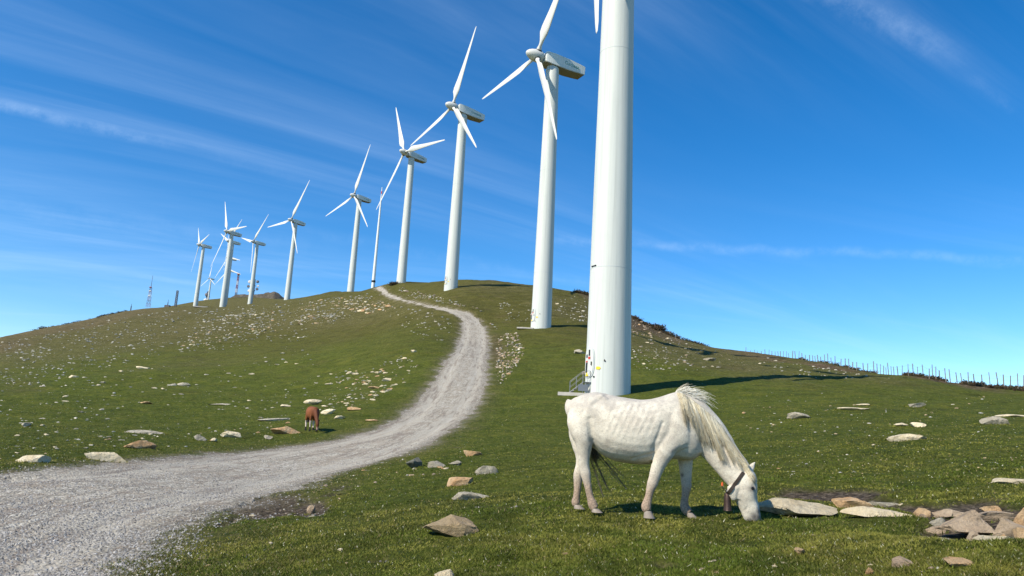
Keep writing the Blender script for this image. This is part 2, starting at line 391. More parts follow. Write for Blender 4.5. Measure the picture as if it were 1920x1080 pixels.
# ------------------------------------------------------------------ materials
def newmat(name):
    m = bpy.data.materials.new(name); m.use_nodes = True; t = NT(m.node_tree); t.n.clear()
    out = t.new('ShaderNodeOutputMaterial'); b = t.new('ShaderNodeBsdfPrincipled'); t.l.new(b.outputs[0], out.inputs[0])
    t.bsdf = b; t.out = out
    t.oc = t.new('ShaderNodeTexCoord').outputs['Object']
    return m, t
def bump(t, h, strength=0.5, dist=0.02):
    b = t.new('ShaderNodeBump', i_Height=h); b.inputs['Strength'].default_value = strength; b.inputs['Distance'].default_value = dist
    t.l.new(b.outputs[0], t.bsdf.inputs['Normal'])
def getattr_(t, name): return t.new('ShaderNodeAttribute', attribute_name=name).outputs['Fac']
def plain(name, col, rough=0.6, metal=0.0, var=0.12, scale=8, b=0.0):
    m, t = newmat(name)
    c = t.mix(t.noise(t.oc, scale, 5, 0.6), tuple(max(0, k*(1-var)) for k in col), tuple(min(1, k*(1+var)) for k in col))
    t.put(t.bsdf.inputs['Base Color'], c); t.bsdf.inputs['Roughness'].default_value = rough; t.bsdf.inputs['Metallic'].default_value = metal
    if b: bump(t, t.noise(t.oc, scale*4, 5, 0.65), b, 0.01)
    return m
def gravel_col(t):
    v = t.new('ShaderNodeTexVoronoi'); t.put(v.inputs['Vector'], t.oc); v.inputs['Scale'].default_value = 26
    v2 = t.new('ShaderNodeTexVoronoi'); t.put(v2.inputs['Vector'], t.oc); v2.inputs['Scale'].default_value = 9
    r = t.new('ShaderNodeSeparateColor', i_0=v.outputs['Color']).outputs[0]
    r2 = t.new('ShaderNodeSeparateColor', i_0=v2.outputs['Color']).outputs[0]
    g = t.ramp(t.math('ADD', t.math('MULTIPLY', r, 0.7), t.math('MULTIPLY', r2, 0.3)), [(0.0, (0.13, 0.115, 0.09)), (0.35, (0.255, 0.23, 0.185)), (0.7, (0.385, 0.355, 0.29)), (1.0, (0.62, 0.58, 0.50))])
    big = t.noise(t.oc, 0.35, 5, 0.6); big2 = t.noise(t.oc, 1.6, 5, 0.65, 0.5)
    g = t.mix(t.math('MULTIPLY', t.smooth(big2, 0.44, 0.66), 0.7), g, (0.265, 0.215, 0.16))
    g = t.mix(t.math('MULTIPLY', t.smooth(big, 0.5, 0.75), 0.25), g, (0.45, 0.42, 0.35))
    gaps = t.smooth(v.outputs['Distance'], 0.25, 0.6)
    h = t.math('SUBTRACT', 1.0, v.outputs['Distance'])
    return g, h
# grass
m_grass, t = newmat('grass_ground')
nA = t.noise(t.oc, 0.05, 4, 0.6); nB = t.noise(t.oc, 0.55, 5, 0.62, 0.4); nC = t.noise(t.oc, 5.0, 5, 0.7); nD = t.noise(t.oc, 34, 4, 0.7)
g1 = t.ramp(nB, [(0.32, (0.036, 0.054, 0.004)), (0.5, (0.074, 0.094, 0.009)), (0.68, (0.135, 0.135, 0.020))])
g2 = t.ramp(nC, [(0.34, (0.016, 0.028, 0.003)), (0.50, (0.070, 0.090, 0.009)), (0.66, (0.190, 0.185, 0.042))])
gc = t.mix(0.5, g1, g2)
gc = t.mix(t.math('MULTIPLY', t.smooth(nD, 0.5, 0.8), 0.35), gc, (0.20, 0.20, 0.06))
# upper slopes are drier and browner
pos = t.new('ShaderNodeSeparateXYZ', i_0=t.oc)
high = t.smooth(t.math('ADD', pos.outputs[2], t.math('MULTIPLY', t.math('SUBTRACT', nA, 0.5), 14)), 1.0, 22.0)
gc = t.mix(t.math('MULTIPLY', high, 0.60), gc, t.mix(t.smooth(nC, 0.36, 0.64), (0.036, 0.030, 0.007), (0.130, 0.100, 0.032)))
patch = t.smooth(t.noise(t.oc, 0.22, 5, 0.7, 0.8), 0.52, 0.7)
gc = t.mix(t.math('MULTIPLY', patch, t.math('ADD', 0.15, t.math('MULTIPLY', high, 0.4))), gc, (0.085, 0.062, 0.026))
# small gravelly speckles between the tufts
spk = t.voro(t.oc, 2.2); spn = t.noise(t.oc, 0.12, 3, 0.6)
hm = getattr_(t, 'heath')
hcol = t.ramp(t.noise(t.oc, 1.3, 6, 0.75, 0.5), [(0.3, (0.035, 0.022, 0.014)), (0.5, (0.10, 0.062, 0.035)), (0.62, (0.20, 0.15, 0.10)), (0.75, (0.34, 0.28, 0.21))])
gc = t.mix(t.math('MULTIPLY', t.smooth(t.math('ADD', hm, t.math('MULTIPLY', nB, 0.5)), 0.55, 1.0), 0.9), gc, hcol)
dcol = t.ramp(t.noise(t.oc, 14, 6, 0.72), [(0.34, (0.020, 0.016, 0.011)), (0.47, (0.070, 0.053, 0.036)), (0.56, (0.15, 0.115, 0.08)), (0.66, (0.27, 0.22, 0.16))])
tuft = t.noise(t.mapping(t.oc, scale=(0.6, 1, 1)), 1.7, 7, 0.78, 0.3)
gc = t.mix(t.math('MULTIPLY', t.smooth(tuft, 0.56, 0.68), 0.75), gc, (0.022, 0.030, 0.005))
gc = t.mix(t.math('MULTIPLY', t.smooth(t.noise(t.mapping(t.oc, loc=(7, 3, 1)), 3.1, 6, 0.8), 0.60, 0.70), 0.7), gc, (0.25, 0.235, 0.085))
dry_ = t.smooth(t.math('ADD', getattr_(t, 'dry'), t.math('MULTIPLY', t.math('SUBTRACT', t.noise(t.oc, 0.25, 7, 0.75), 0.5), 1.1)), 0.25, 0.85)
gc = t.mix(t.math('MULTIPLY', dry_, 0.55), gc, t.ramp(t.noise(t.oc, 2.3, 7, 0.8, 0.3), [(0.36, (0.024, 0.024, 0.007)), (0.48, (0.090, 0.080, 0.026)), (0.58, (0.165, 0.140, 0.060)), (0.68, (0.33, 0.29, 0.18))]))
pv = t.new('ShaderNodeTexVoronoi'); t.put(pv.inputs['Vector'], t.oc); pv.inputs['Scale'].default_value = 1.5
peb = t.math('MULTIPLY', t.math('SUBTRACT', 1.0, t.smooth(pv.outputs['Distance'], 0.10, 0.20)), t.smooth(t.new('ShaderNodeSeparateColor', i_0=pv.outputs['Color']).outputs[0], 0.62, 0.66))
gc = t.mix(t.math('MULTIPLY', peb, t.math('MULTIPLY', dry_, 0.9)), gc, (0.42, 0.37, 0.27))
mot = t.noise(t.mapping(t.oc, scale=(0.8, 1, 1)), 0.42, 8, 0.80, 0.5)
gc = t.mix(t.math('MULTIPLY', t.smooth(mot, 0.50, 0.62), t.math('ADD', 0.25, t.math('MULTIPLY', high, 0.45))), gc, (0.038, 0.036, 0.008))
gc = t.mix(t.math('MULTIPLY', t.math('SUBTRACT', 1.0, t.smooth(mot, 0.36, 0.46)), t.math('MULTIPLY', high, 0.45)), gc, (0.17, 0.14, 0.065))
gc = t.mix(getattr_(t, 'dirt'), gc, dcol)
grc, grh = gravel_col(t)
ed = t.math('MULTIPLY', getattr_(t, 'grav'), t.smooth(t.noise(t.oc, 16, 5, 0.7), 0.36, 0.56))
gc = t.mix(ed, gc, grc)
gc = t.mix(t.math('MULTIPLY', getattr_(t, 'edge'), t.math('MULTIPLY', t.smooth(nC, 0.4, 0.6), 0.65)), gc, (0.15, 0.12, 0.065))
t.put(t.bsdf.inputs['Base Color'], gc); t.bsdf.inputs['Roughness'].default_value = 0.95; t.bsdf.inputs['Specular IOR Level'].default_value = 0.1
hh = t.math('ADD', t.math('MULTIPLY', t.noise(t.oc, 2.5, 8, 0.75), 1.0), t.math('MULTIPLY', t.noise(t.oc, 26, 6, 0.75), 0.35))
bump(t, hh, 0.9, 0.22)
# road
m_road, t = newmat('gravel')
grc, grh = gravel_col(t)
rdd = getattr_(t, 'roadd')
rw = t.math('ADD', rdd, t.math('MULTIPLY', t.math('SUBTRACT', t.noise(t.oc, 0.4, 4, 0.6), 0.5), 0.9))
track = t.math('MULTIPLY', t.math('MULTIPLY', t.smooth(rw, 0.5, 0.95), t.math('SUBTRACT', 1.0, t.smooth(rw, 1.35, 1.8))), 0.75)
c = t.mix(track, grc, t.mix(t.noise(t.oc, 30, 4, 0.7), (0.32, 0.288, 0.232), (0.43, 0.395, 0.325)))
eg = t.math('SUBTRACT', 1.0, t.smooth(rdd, 0.0, 0.9))
strk = t.noise(t.new('ShaderNodeCombineXYZ', i_0=t.math('MULTIPLY', rdd, 2.6), i_1=t.math('MULTIPLY', t.new('ShaderNodeSeparateXYZ', i_0=t.oc).outputs[1], 0.22), i_2=t.math('MULTIPLY', t.new('ShaderNodeSeparateXYZ', i_0=t.oc).outputs[0], 0.1)).outputs[0], 1.4, 7, 0.72, 0.3)
c = t.mix(t.math('MULTIPLY', t.smooth(strk, 0.50, 0.62), 0.75), c, (0.185, 0.150, 0.120))
c = t.mix(t.math('MULTIPLY', t.math('SUBTRACT', 1.0, t.smooth(strk, 0.34, 0.46)), 0.45), c, (0.47, 0.43, 0.375))
c = t.mix(t.math('MULTIPLY', eg, t.smooth(t.noise(t.oc, 9, 6, 0.75), 0.42, 0.58)), c, (0.10, 0.085, 0.06))
t.put(t.bsdf.inputs['Base Color'], c); t.bsdf.inputs['Roughness'].default_value = 0.95; t.bsdf.inputs['Specular IOR Level'].default_value = 0.15
bump(t, t.math('ADD', t.math('MULTIPLY', grh, 0.02), t.math('ADD', t.math('MULTIPLY', t.noise(t.oc, 1.2, 5, 0.7), 0.05), t.math('MULTIPLY', t.noise(t.oc, 7, 5, 0.7), 0.035))), 1.0, 1.0)
ground = tag(sub_surface('ground', quads[~fr], m_grass), kind='structure')
road = tag(sub_surface('gravel_road', quads[fr], m_road), kind='structure')
print('terrain verts', len(co))
rng = np.random.default_rng(11); random.seed(5)
# ------------------------------------------------------------------ distant rocky hill
m_rock, t = newmat('hill_rock')
nb = t.noise(t.mapping(t.oc, scale=(1, 1, 2)), 0.05, 7, 0.72, 0.6)
t.put(t.bsdf.inputs['Base Color'], t.ramp(nb, [(0.32, (0.035, 0.026, 0.02)), (0.5, (0.095, 0.078, 0.05)), (0.6, (0.16, 0.135, 0.09)), (0.75, (0.10, 0.10, 0.045))]))
t.bsdf.inputs['Roughness'].default_value = 0.95; bump(t, t.noise(t.oc, 0.12, 8, 0.75), 1.0, 6)
prof = [(340, 582), (372, 574), (392, 567), (410, 565), (428, 560), (440, 554), (455, 552), (470, 553), (486, 551), (500, 549), (514, 546), (523, 550), (531, 559), (540, 566), (560, 575), (600, 590)]
px_ = np.linspace(340, 600, 130); py_ = np.interp(px_, *zip(*prof))
DH = 1350.0; rows = np.linspace(-1, 1, 40); vs = []
v = rays(px_, py_); v /= np.hypot(v[:, 0], v[:, 1])[:, None]
for r in rows:
    D = DH+r*160; top = v[:, 2]*DH
    z = top-abs(r)**1.3*75+fbm(px_*0.12, np.full_like(px_, r*6), 5, 77, 0.6)*7*(0.35+abs(r))
    vs.append(np.stack([v[:, 0]*D, v[:, 1]*D, z], 1))
vs = np.concatenate(vs); i_, j_ = np.meshgrid(np.arange(39), np.arange(129), indexing='ij')
q = np.stack([i_*130+j_, i_*130+j_+1, (i_+1)*130+j_+1, (i_+1)*130+j_], -1).reshape(-1, 4)
tag(mesh_np('rocky_hill', vs, q, m_rock), kind='structure')

# ------------------------------------------------------------------ wind turbines
def m_paint(name, col, rough=0.35, streak=0.08):
    m, t = newmat(name)
    s = t.noise(t.mapping(t.oc, scale=(2.5, 2.5, 0.05)), 2.0, 5, 0.65); s2 = t.noise(t.oc, 0.9, 4, 0.6)
    c = t.mix(t.smooth(s, 0.40, 0.75), col, tuple(k*(1-streak*1.3) for k in col))
    c = t.mix(t.math('MULTIPLY', t.smooth(s2, 0.5, 0.8), 0.35), c, tuple(k*(1-streak) for k in col))
    t.put(t.bsdf.inputs['Base Color'], c); t.bsdf.inputs['Roughness'].default_value = rough
    bump(t, t.noise(t.oc, 1.2, 3, 0.5), 0.08, 0.02); t.bsdf.inputs['Specular IOR Level'].default_value = 0.3
    return m
m_tower = m_paint('tower_paint', (0.59, 0.61, 0.565), 0.55, 0.13)
m_blade = m_paint('blade_paint', (0.64, 0.635, 0.59), 0.5, 0.07)
m_nac = m_paint('nacelle_paint', (0.72, 0.735, 0.68), 0.45, 0.12)
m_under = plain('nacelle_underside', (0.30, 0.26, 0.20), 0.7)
m_seam = plain('seam_grey', (0.52, 0.55, 0.54), 0.6)
m_dark = plain('black_rubber', (0.012, 0.012, 0.013), 0.6)
m_red = plain('red_paint', (0.55, 0.05, 0.03), 0.5)
m_yel = plain('yellow_paint', (0.80, 0.58, 0.02), 0.5)
m_steel = plain('galvanised_steel', (0.20, 0.21, 0.22), 0.5, 0.6)
m_conc = plain('concrete', (0.48, 0.44, 0.38), 0.9, b=0.4)
m_teal = plain('teal_lettering', (0.10, 0.30, 0.27), 0.5)
HT = 43.0
def rad_at(h): return 1.52-(1.52-1.0)*(h/42.0)
def text_mesh(body, size, depth):
    cu = bpy.data.curves.new('lettering', 'FONT'); cu.body = body; cu.size = size; cu.extrude = depth; cu.align_x = 'CENTER'; cu.align_y = 'CENTER'
    o = bpy.data.objects.new('lettering', cu); SC.collection.objects.link(o)
    bpy.context.view_layer.update()
    me = bpy.data.meshes.new_from_object(o.evaluated_get(bpy.context.evaluated_depsgraph_get()))
    SC.collection.objects.unlink(o); bpy.data.objects.remove(o); return me
def cyl_patch(mb, th0, h0, pts, off0, off1):
    """pts: outline (u metres along the wall, v height); a plate of that outline hugging the tower, theta measured from -Y"""
    n = len(pts); vs = []
    for off in (off0, off1):
        for (u, v_) in pts:
            r = rad_at(h0+v_); th = th0+u/r; vs.append(((r+off)*math.sin(th), -(r+off)*math.cos(th), h0+v_))
    c = len(vs); r = rad_at(h0); vs.append(((r+off1)*math.sin(th0), -(r+off1)*math.cos(th0), h0+sum(p[1] for p in pts)/n))
    fs = [(k, (k+1) % n, n+(k+1) % n, n+k) for k in range(n)]+[(n+k, n+(k+1) % n, c) for k in range(n)]
    mb.add(vs, fs)
def oval(w, h, n=28, e=3.0):
    o = []
    for k in range(n):
        a = 2*math.pi*k/n; c, s = math.cos(a), math.sin(a)
        o.append((w/2*math.copysign(abs(c)**(2/e), c), h/2*math.copysign(abs(s)**(2/e), s)))
    return o
def make_turbine(seg=64):
    root = empty('wind_turbine')
    mb = MB(); prof = [(rad_at(0)+0.0, -3.0)]+[(rad_at(h), h) for h in np.linspace(0, 41.6, 15)]+[(0.98, 41.9)]
    mb.lathe(prof, seg); tw_ = mb.build('tower', m_tower, root)
    for h in (8.4, 24.6): MB().lathe([(rad_at(h)-0.02, h-0.025), (rad_at(h)+0.008, h-0.02), (rad_at(h)+0.008, h+0.02), (rad_at(h)-0.02, h+0.025)], seg, cap=False).build('flange_ring', m_seam, tw_)
    # nacelle, hub and blades, built with the rotor axis along +Y
    nb_ = bmesh.new()
    prof2 = [(1.85, .95, .88, -.92), (1.6, 1.08, 1.06, -1.05), (0.2, 1.14, 1.16, -1.12), (-2.6, 1.14, 1.12, -1.08), (-4.6, 1.08, 1.0, -.84), (-5.5, 1.04, .92, -.70)]
    rings = []
    for (y, w, zt, zb) in prof2:
        ring = []
        for (sx, sz) in ((-1, -1), (1, -1), (1, 1), (-1, 1)):
            z = (zt if sz > 0 else zb)*0.88
            ring.append(nb_.verts.new((sx*w, y, z)))
        rings.append(ring)
    for a, b in zip(rings[:-1], rings[1:]):
        for k in range(4): nb_.faces.new((a[k], a[(k+1) % 4], b[(k+1) % 4], b[k]))
    nb_.faces.new(rings[0][::-1]); nb_.faces.new(rings[-1])
    bmesh.ops.recalc_face_normals(nb_, faces=list(nb_.faces))
    bmesh.ops.bevel(nb_, geom=[e for e in nb_.edges if e.is_manifold and e.calc_face_angle(0) > 0.5], offset=0.07, segments=2, affect='EDGES')
    me = bpy.data.meshes.new('nacelle'); nb_.to_mesh(me); nb_.free()
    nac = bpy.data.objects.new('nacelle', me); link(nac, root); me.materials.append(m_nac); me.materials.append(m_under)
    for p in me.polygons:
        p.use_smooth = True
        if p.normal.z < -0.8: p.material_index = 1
    try: me.set_sharp_from_angle(angle=rad(35))
    except Exception: pass
    MB().lathe([(0.97, -1.75), (0.97, -1.2), (0.9, -1.0), (0.9, -0.9)], 32).build('yaw_collar', m_seam, nac)
    vb = MB(); vb.box((0, -3.4, 1.1), (0.9, 0.9, 0.3), bev=0.05); vb.tube([(0.3, -4.3, 0.8), (0.3, -4.3, 1.7)], 0.03, 6); vb.tube([(0.05, -4.3, 1.65), (0.55, -4.3, 1.65)], 0.025, 6)
    vb.build('weather_mast', m_seam, nac)
    tm = text_mesh('Gamesa', 0.85, 0.01)
    for sx in (-1, 1):
        o = bpy.data.objects.new('lettering', tm); link(o, nac); o.location = (sx*1.142, -2.9, 0.1); o.rotation_euler = (rad(90), 0, rad(90*sx)); o.scale = (1, 1, 1)
    if not tm.materials: tm.materials.append(m_teal)
    hub = MB().lathe([(0.02, 1.95), (0.26, 1.86), (0.55, 1.55), (0.78, 1.1), (0.94, 0.5), (0.98, 0.0), (0.98, -0.55), (0.86, -0.85)], 36).build('hub', m_blade, root)
    # blade: span along +Z, chord along X, thickness along Y
    R = 20.0; st = [(0.55, .45, 1.0, 0), (1.0, .45, 1.0, 0), (1.6, .60, .75, 8), (2.4, .95, .45, 16), (3.6, 1.62, .25, 15), (4.6, 1.72, .21, 13), (7, 1.42, .18, 9), (10, 1.12, .17, 6), (13.5, .82, .16, 3), (17, .55, .15, 1), (19.2, .36, .14, 0), (19.85, .20, .14, 0), (20.0, .05, .14, 0)]
    vs = []; N = 20
    for (z, c, th, tw) in st:
        if th < 0.9: c *= 1.14
        for k in range(N):
            a = 2*math.pi*k/N
            if th > 0.9: x, y = c*math.cos(a), c*math.sin(a)
            else:
                ca = math.cos(a); x = c*ca*0.5+c*0.18; tk_ = c*th*0.5*math.sin(a)*(1.0-0.72*max(0, ca))*1.2; y = tk_
                if z < 2.5: x = x*0.8
            ct, s_ = math.cos(rad(tw+4)), math.sin(rad(tw+4)); vs.append((x*ct-y*s_, x*s_+y*ct, z))
    fs = [(i*N+k, i*N+(k+1) % N, (i+1)*N+(k+1) % N, (i+1)*N+k) for i in range(len(st)-1) for k in range(N)]+[tuple(range(N))[::-1], tuple((len(st)-1)*N+k for k in range(N))]
    bl = mesh_np('blade', np.array(vs), fs, m_blade, root, True)
    MB().lathe([(0.50, 0.62), (0.52, 0.66), (0.52, 0.98), (0.49, 1.02)], 24).build('root_collar', m_dark, bl)
    blades = [bl]+[copy_tree(bl, root) for _ in range(2)]
    return root
def pose_turbine(root, psi, phi, R):
    n = Vector((math.sin(psi), math.cos(psi), 0)); tl = rad(4); ax = n*math.cos(tl)+Vector((0, 0, math.sin(tl)))
    s = ax.cross(Vector((0, 0, 1))).normalized(); up = s.cross(ax)
    hubp = Vector((0, 0, HT))+n*3.0+Vector((0, 0, 3.0*math.sin(tl)))
    B = Matrix((s, ax, up)).transposed()           # columns: x=s, y=axis, z=up
    k = 0
    for ch in [o for o in SC.collection.objects if o.parent == root]:
        nm = ch.name.split('.')[0]
        if nm == 'nacelle': ch.matrix_local = Matrix.Translation((0, 0, HT)) @ B.to_4x4()
        elif nm == 'hub': ch.matrix_local = Matrix.Translation(hubp) @ B.to_4x4() @ Matrix.Rotation(rad(-90), 4, 'X')
        elif nm == 'blade':
            a = phi+k*2*math.pi/3; k += 1
            d = up*math.cos(a)+s*math.sin(a); c = ax.cross(d).normalized()
            Bb = Matrix((c, ax, d)).transposed().to_4x4(); Bb = Matrix((c, d.cross(c), d)).transposed().to_4x4()
            ch.matrix_local = Matrix.Translation(hubp) @ Bb @ Matrix.Diagonal((1, 1, R/20.0, 1))
hubs = {'T2': ((1012, 108), 108.7, -117.6, 87.9, 20.0), 'T3': ((851, 200), 163.6, -126.0, 102.2, 19.5), 'T4': ((760, 286), 234.2, -133.3, 26.2, 21.5),
 'T6': ((665.3, 366), 324.2, -132.6, 102.5, 24.0), 'T7': ((549, 411), 404.8, -137.9, 90.9, 24.0), 'T8': ((478.4, 453), 522.9, -131.6, 73.8, 24.0),
 'T9': ((427.8, 435), 439.7, -136.5, 28.3, 23.0), 'T14': ((378.5, 459), 555.2, -128.0, 41.2, 20.5), 'T10': ((429, 452), 554.6, -130.7, 65.6, 22.5),
 'T11': ((427, 483), 706.3, -139.1, 17.2, 24.0), 'T12': ((428, 506), 900.1, -151.2, 13.0, 23.5), 'T13': ((392.6, 522), 1240.2, -143.2, 118.3, 24.0)}
bases = {'T2': (1014, 617), 'T3': (845, 543), 'T4': (752, 530), 'T6': (657, 548), 'T7': (538, 562), 'T8': (468.4, 571), 'T9': (416.7, 576), 'T14': (366.4, 573)}
labels = {
 'T1': 'nearest white wind turbine tower standing right behind the white horse, its rotor above the picture',
 'T2': 'white wind turbine just left of the nearest tower, one blade hanging before its tower',
 'T3': 'white wind turbine on the grassy crest right of the top of the gravel road',
 'T4': 'white wind turbine with blades like a Y, right of the thin pole',
 'T6': 'white wind turbine on the left skyline, first one left of the thin white pole',
 'T7': 'white wind turbine right of the dark rocky hill, one blade pointing nearly level left',
 'T8': 'white wind turbine in front of the dish tower on the dark rocky hill',
 'T9': 'tallest white turbine of the far cluster, hiding three turbines behind its tower',
 'T14': 'leftmost white wind turbine of the far cluster, small pale pad at its foot',
 'T10': 'far turbine hidden behind the cluster\'s tallest tower, hub just below its nacelle',
 'T11': 'far turbine hidden behind the cluster\'s tallest tower, hub at that tower\'s middle',
 'T12': 'lowest hidden turbine, only blades showing on both sides of the cluster\'s tallest tower',
 'T13': 'tiny far turbine low between the leftmost turbine and the cluster\'s tallest tower'}
proto = make_turbine()
TB = {}
for k in ['T1', 'T2', 'T3', 'T4', 'T6', 'T7', 'T8', 'T9', 'T14', 'T10', 'T11', 'T12', 'T13']:
    r = proto if k == 'T1' else copy_tree(proto)
    if k == 'T1':
        b = at(1139, 738, 50.0); psi, phi, R = -119.5, 70.0, 20.5
    else:
        (hx, hy), D, psi, phi, R = hubs[k]
        if k in bases: b = at(*bases[k], D)
        else:
            n = Vector((math.sin(rad(psi)), math.cos(rad(psi)), 0)); h = Vector(at(hx, hy, D)); b = h-n*3.0-Vector((0, 0, HT+0.2))
    r.location = tuple(b); pose_turbine(r, rad(psi), rad(phi), R)
    tag(r, labels[k], 'wind turbine', 'wind turbines along the ridge'); TB[k] = r
# door, signs and marks on a tower; theta from -Y towards +X
def tower_fittings(root, near):
    tw = [o for o in SC.collection.objects if o.parent == root and o.name.startswith('tower')][0]
    th0 = math.atan2(-root.location.x, root.location.y)*-1          # direction from the tower towards the camera is -Y turned by the azimuth
    az0 = math.atan2(root.location.x, root.location.y)
    def th(f): return -az0+math.asin(f)*1.0
    D_ = th(-0.84); h0 = 1.95
    fr_ = MB(); cyl_patch(fr_, D_, h0, oval(1.12, 2.05), 0.0, 0.05); door_frame = fr_.build('door_frame', m_seam, root)
    dm_ = MB(); cyl_patch(dm_, D_, h0, oval(0.96, 1.9), 0.04, 0.075); dr = dm_.build('door', m_tower, root)
    a = MB(); cyl_patch(a, th(-0.80), h0+0.62, [(-.07, -.2), (.07, -.2), (.07, .2), (-.07, .2)], 0.06, 0.09); a.build('vent', m_dark, dr)
    a = MB(); cyl_patch(a, th(-0.90), h0+0.42, [(-.12, -.1), (.12, -.1), (.12, .1), (-.12, .1)], 0.06, 0.09); a.build('notice_plate', m_steel, dr)
    a = MB(); cyl_patch(a, th(-0.80), h0+0.28, [(-.1, -.08), (.1, -.08), (.1, .08), (-.1, .08)], 0.06, 0.095); a.build('warning_plate', m_red, dr)
    a = MB(); cyl_patch(a, th(-0.90), h0-0.36, [(-.1, -.33), (.1, -.33), (.1, .33), (-.1, .33)], 0.06, 0.10); a.build('notice_panel', m_dark, dr)
    a = MB(); cyl_patch(a, th(-0.90), h0+0.05, [(-.1, -.05), (.1, -.05), (.1, .05), (-.1, .05)], 0.06, 0.10); a.build('warning_plate', m_red, dr)
    a = MB(); cyl_patch(a, th(-0.87), h0-0.82, [(-.16, -.1), (.16, -.1), (0, .14)], 0.06, 0.11); a.build('warning_sign', m_yel, dr)
    a = MB(); cyl_patch(a, th(-0.70), h0-0.1, [(-.03, -.12), (.03, -.12), (.03, .12), (-.03, .12)], 0.05, 0.12); a.build('handle', m_dark, dr)
    a = MB(); cyl_patch(a, th(-0.43), 1.55, [(-.16, -.07), (.05, -.12), (.19, -.02), (.10, .09), (-.13, .09)], 0.0, 0.03); a.build('warning_sign', m_yel, root)
    a = MB(); cyl_patch(a, th(-0.16), 2.05, [(-.05, -.06), (.05, -.1), (.08, -.04), (-.03, .09)], 0.0, 0.03); a.build('number_plate', m_dark, root)
    a = MB(); cyl_patch(a, th(-0.6), 0.98, [(-.05, -.05), (.05, -.05), (.05, .05), (-.05, .05)], 0.0, 0.05); a.build('lock_box', m_dark, root)
    if near:
        a = MB(); cyl_patch(a, th(-0.81), 8.5, [(-.25, -.04), (.25, -.04), (.25, .04), (-.25, .04)], 0.0, 0.05); a.build('cable_bracket', m_dark, root)
    return az0
for k in ('T1', 'T2', 'T3'): tower_fittings(TB[k], k == 'T1')
# concrete slabs and the steel stairs
m_mark = plain('pad_gravel', (0.36, 0.34, 0.31), 0.95)
def slab(c, sx, sy, sz, rz, label, mat=m_conc):
    b = bmesh.new(); bmesh.ops.create_cube(b, size=1); bmesh.ops.subdivide_edges(b, edges=list(b.edges), cuts=5, use_grid_fill=True)
    for v in b.verts:
        f = fbm(np.array([v.co.x*3.1+c[0]]), np.array([v.co.y*3.3+c[1]]), 3, 4)[0]
        v.co = Vector((v.co.x*sx*(1+.05*f), v.co.y*sy*(1+.08*f), v.co.z*sz+0.02*f))
    me = bpy.data.meshes.new('concrete_slab'); b.to_mesh(me); b.free(); me.materials.append(mat)
    o = bpy.data.objects.new('concrete_slab', me); link(o); o.location = c; o.rotation_euler = (0, 0, rz); tag(o, label, 'concrete slab'); return o
p1 = TB['T1'].location; a1 = math.atan2(p1.x, p1.y)
def near_t1(u, v_):   # u metres to the right in the picture, v_ metres away
    return (p1.x+u*math.cos(a1)+v_*math.sin(a1), p1.y-u*math.sin(a1)+v_*math.cos(a1))
sx_, sy_ = near_t1(-2.05, -0.7)
zs = gz(sx_, sy_)
slab((sx_, sy_, zs-0.01), 2.3, 1.3, 0.22, -a1, 'pale concrete slab at the foot of the nearest turbine tower, under the steel stairs')
ux_, uy_ = near_t1(-1.86, -0.75); st = empty('metal_staircase', (ux_, uy_, zs+0.09)); st.scale = (0.78, 0.78, 0.78); st.rotation_euler = (0, 0, -a1)
tag(st, 'small grey steel staircase with railings at the nearest turbine\'s door', 'staircase')
for k in range(4):
    MB().box((-0.62+k*0.27, 0, 0.14+k*0.2), (0.26, 0.9, 0.035), bev=0.006).build('step', m_steel, st)
MB().box((0.60, 0.0, 0.94), (0.75, 0.95, 0.05), bev=0.006).build('platform', m_steel, st)
for sy in (-0.46, 0.46):
    MB().tube([(-0.78, sy, 0.02), (0.32, sy, 0.92)], 0.03, 6).build('stringer', m_steel, st)
    mbx = MB()
    mbx.tube([(-0.78, sy, 0.95), (0.30, sy, 1.85), (0.9, sy, 1.9)], 0.018, 6); mbx.tube([(-0.78, sy, 0.5), (0.30, sy, 1.4), (0.9, sy, 1.4)], 0.012, 6); mbx.build('railing', m_steel, st)
    for (x, z0, z1) in ((-0.78, 0.0, 0.95), (-0.25, 0.40, 1.4), (0.30, 0.0, 1.85), (0.9, 0.0, 1.9)):
        MB().tube([(x, sy, z0), (x, sy, z1)], 0.02, 6).build('post', m_steel, st)
MB().box((0.35, -0.50, 0.45), (0.85, 0.04, 0.55), bev=0.01).build('mesh_panel', m_steel, st)
p2 = TB['T2'].location; a2 = math.atan2(p2.x, p2.y); x2, y2 = p2.x-2.3*math.cos(a2)-0.8*math.sin(a2), p2.y+2.3*math.sin(a2)-0.8*math.cos(a2)
slab((x2, y2, gz(x2, y2)+0.0), 2.4, 1.3, 0.2, -a2, 'pale concrete slab at the foot of the second nearest turbine')
P14 = ground_px([378], [577.2])[0] if not np.isnan(ground_px([378], [577.2])[0, 0]) else at(378, 577, 545)[:2]
slab((P14[0], P14[1], gz(*P14)+0.1), 7, 4, 0.5, 0.1, 'pale pad beside the foot of the leftmost far turbine', m_mark)

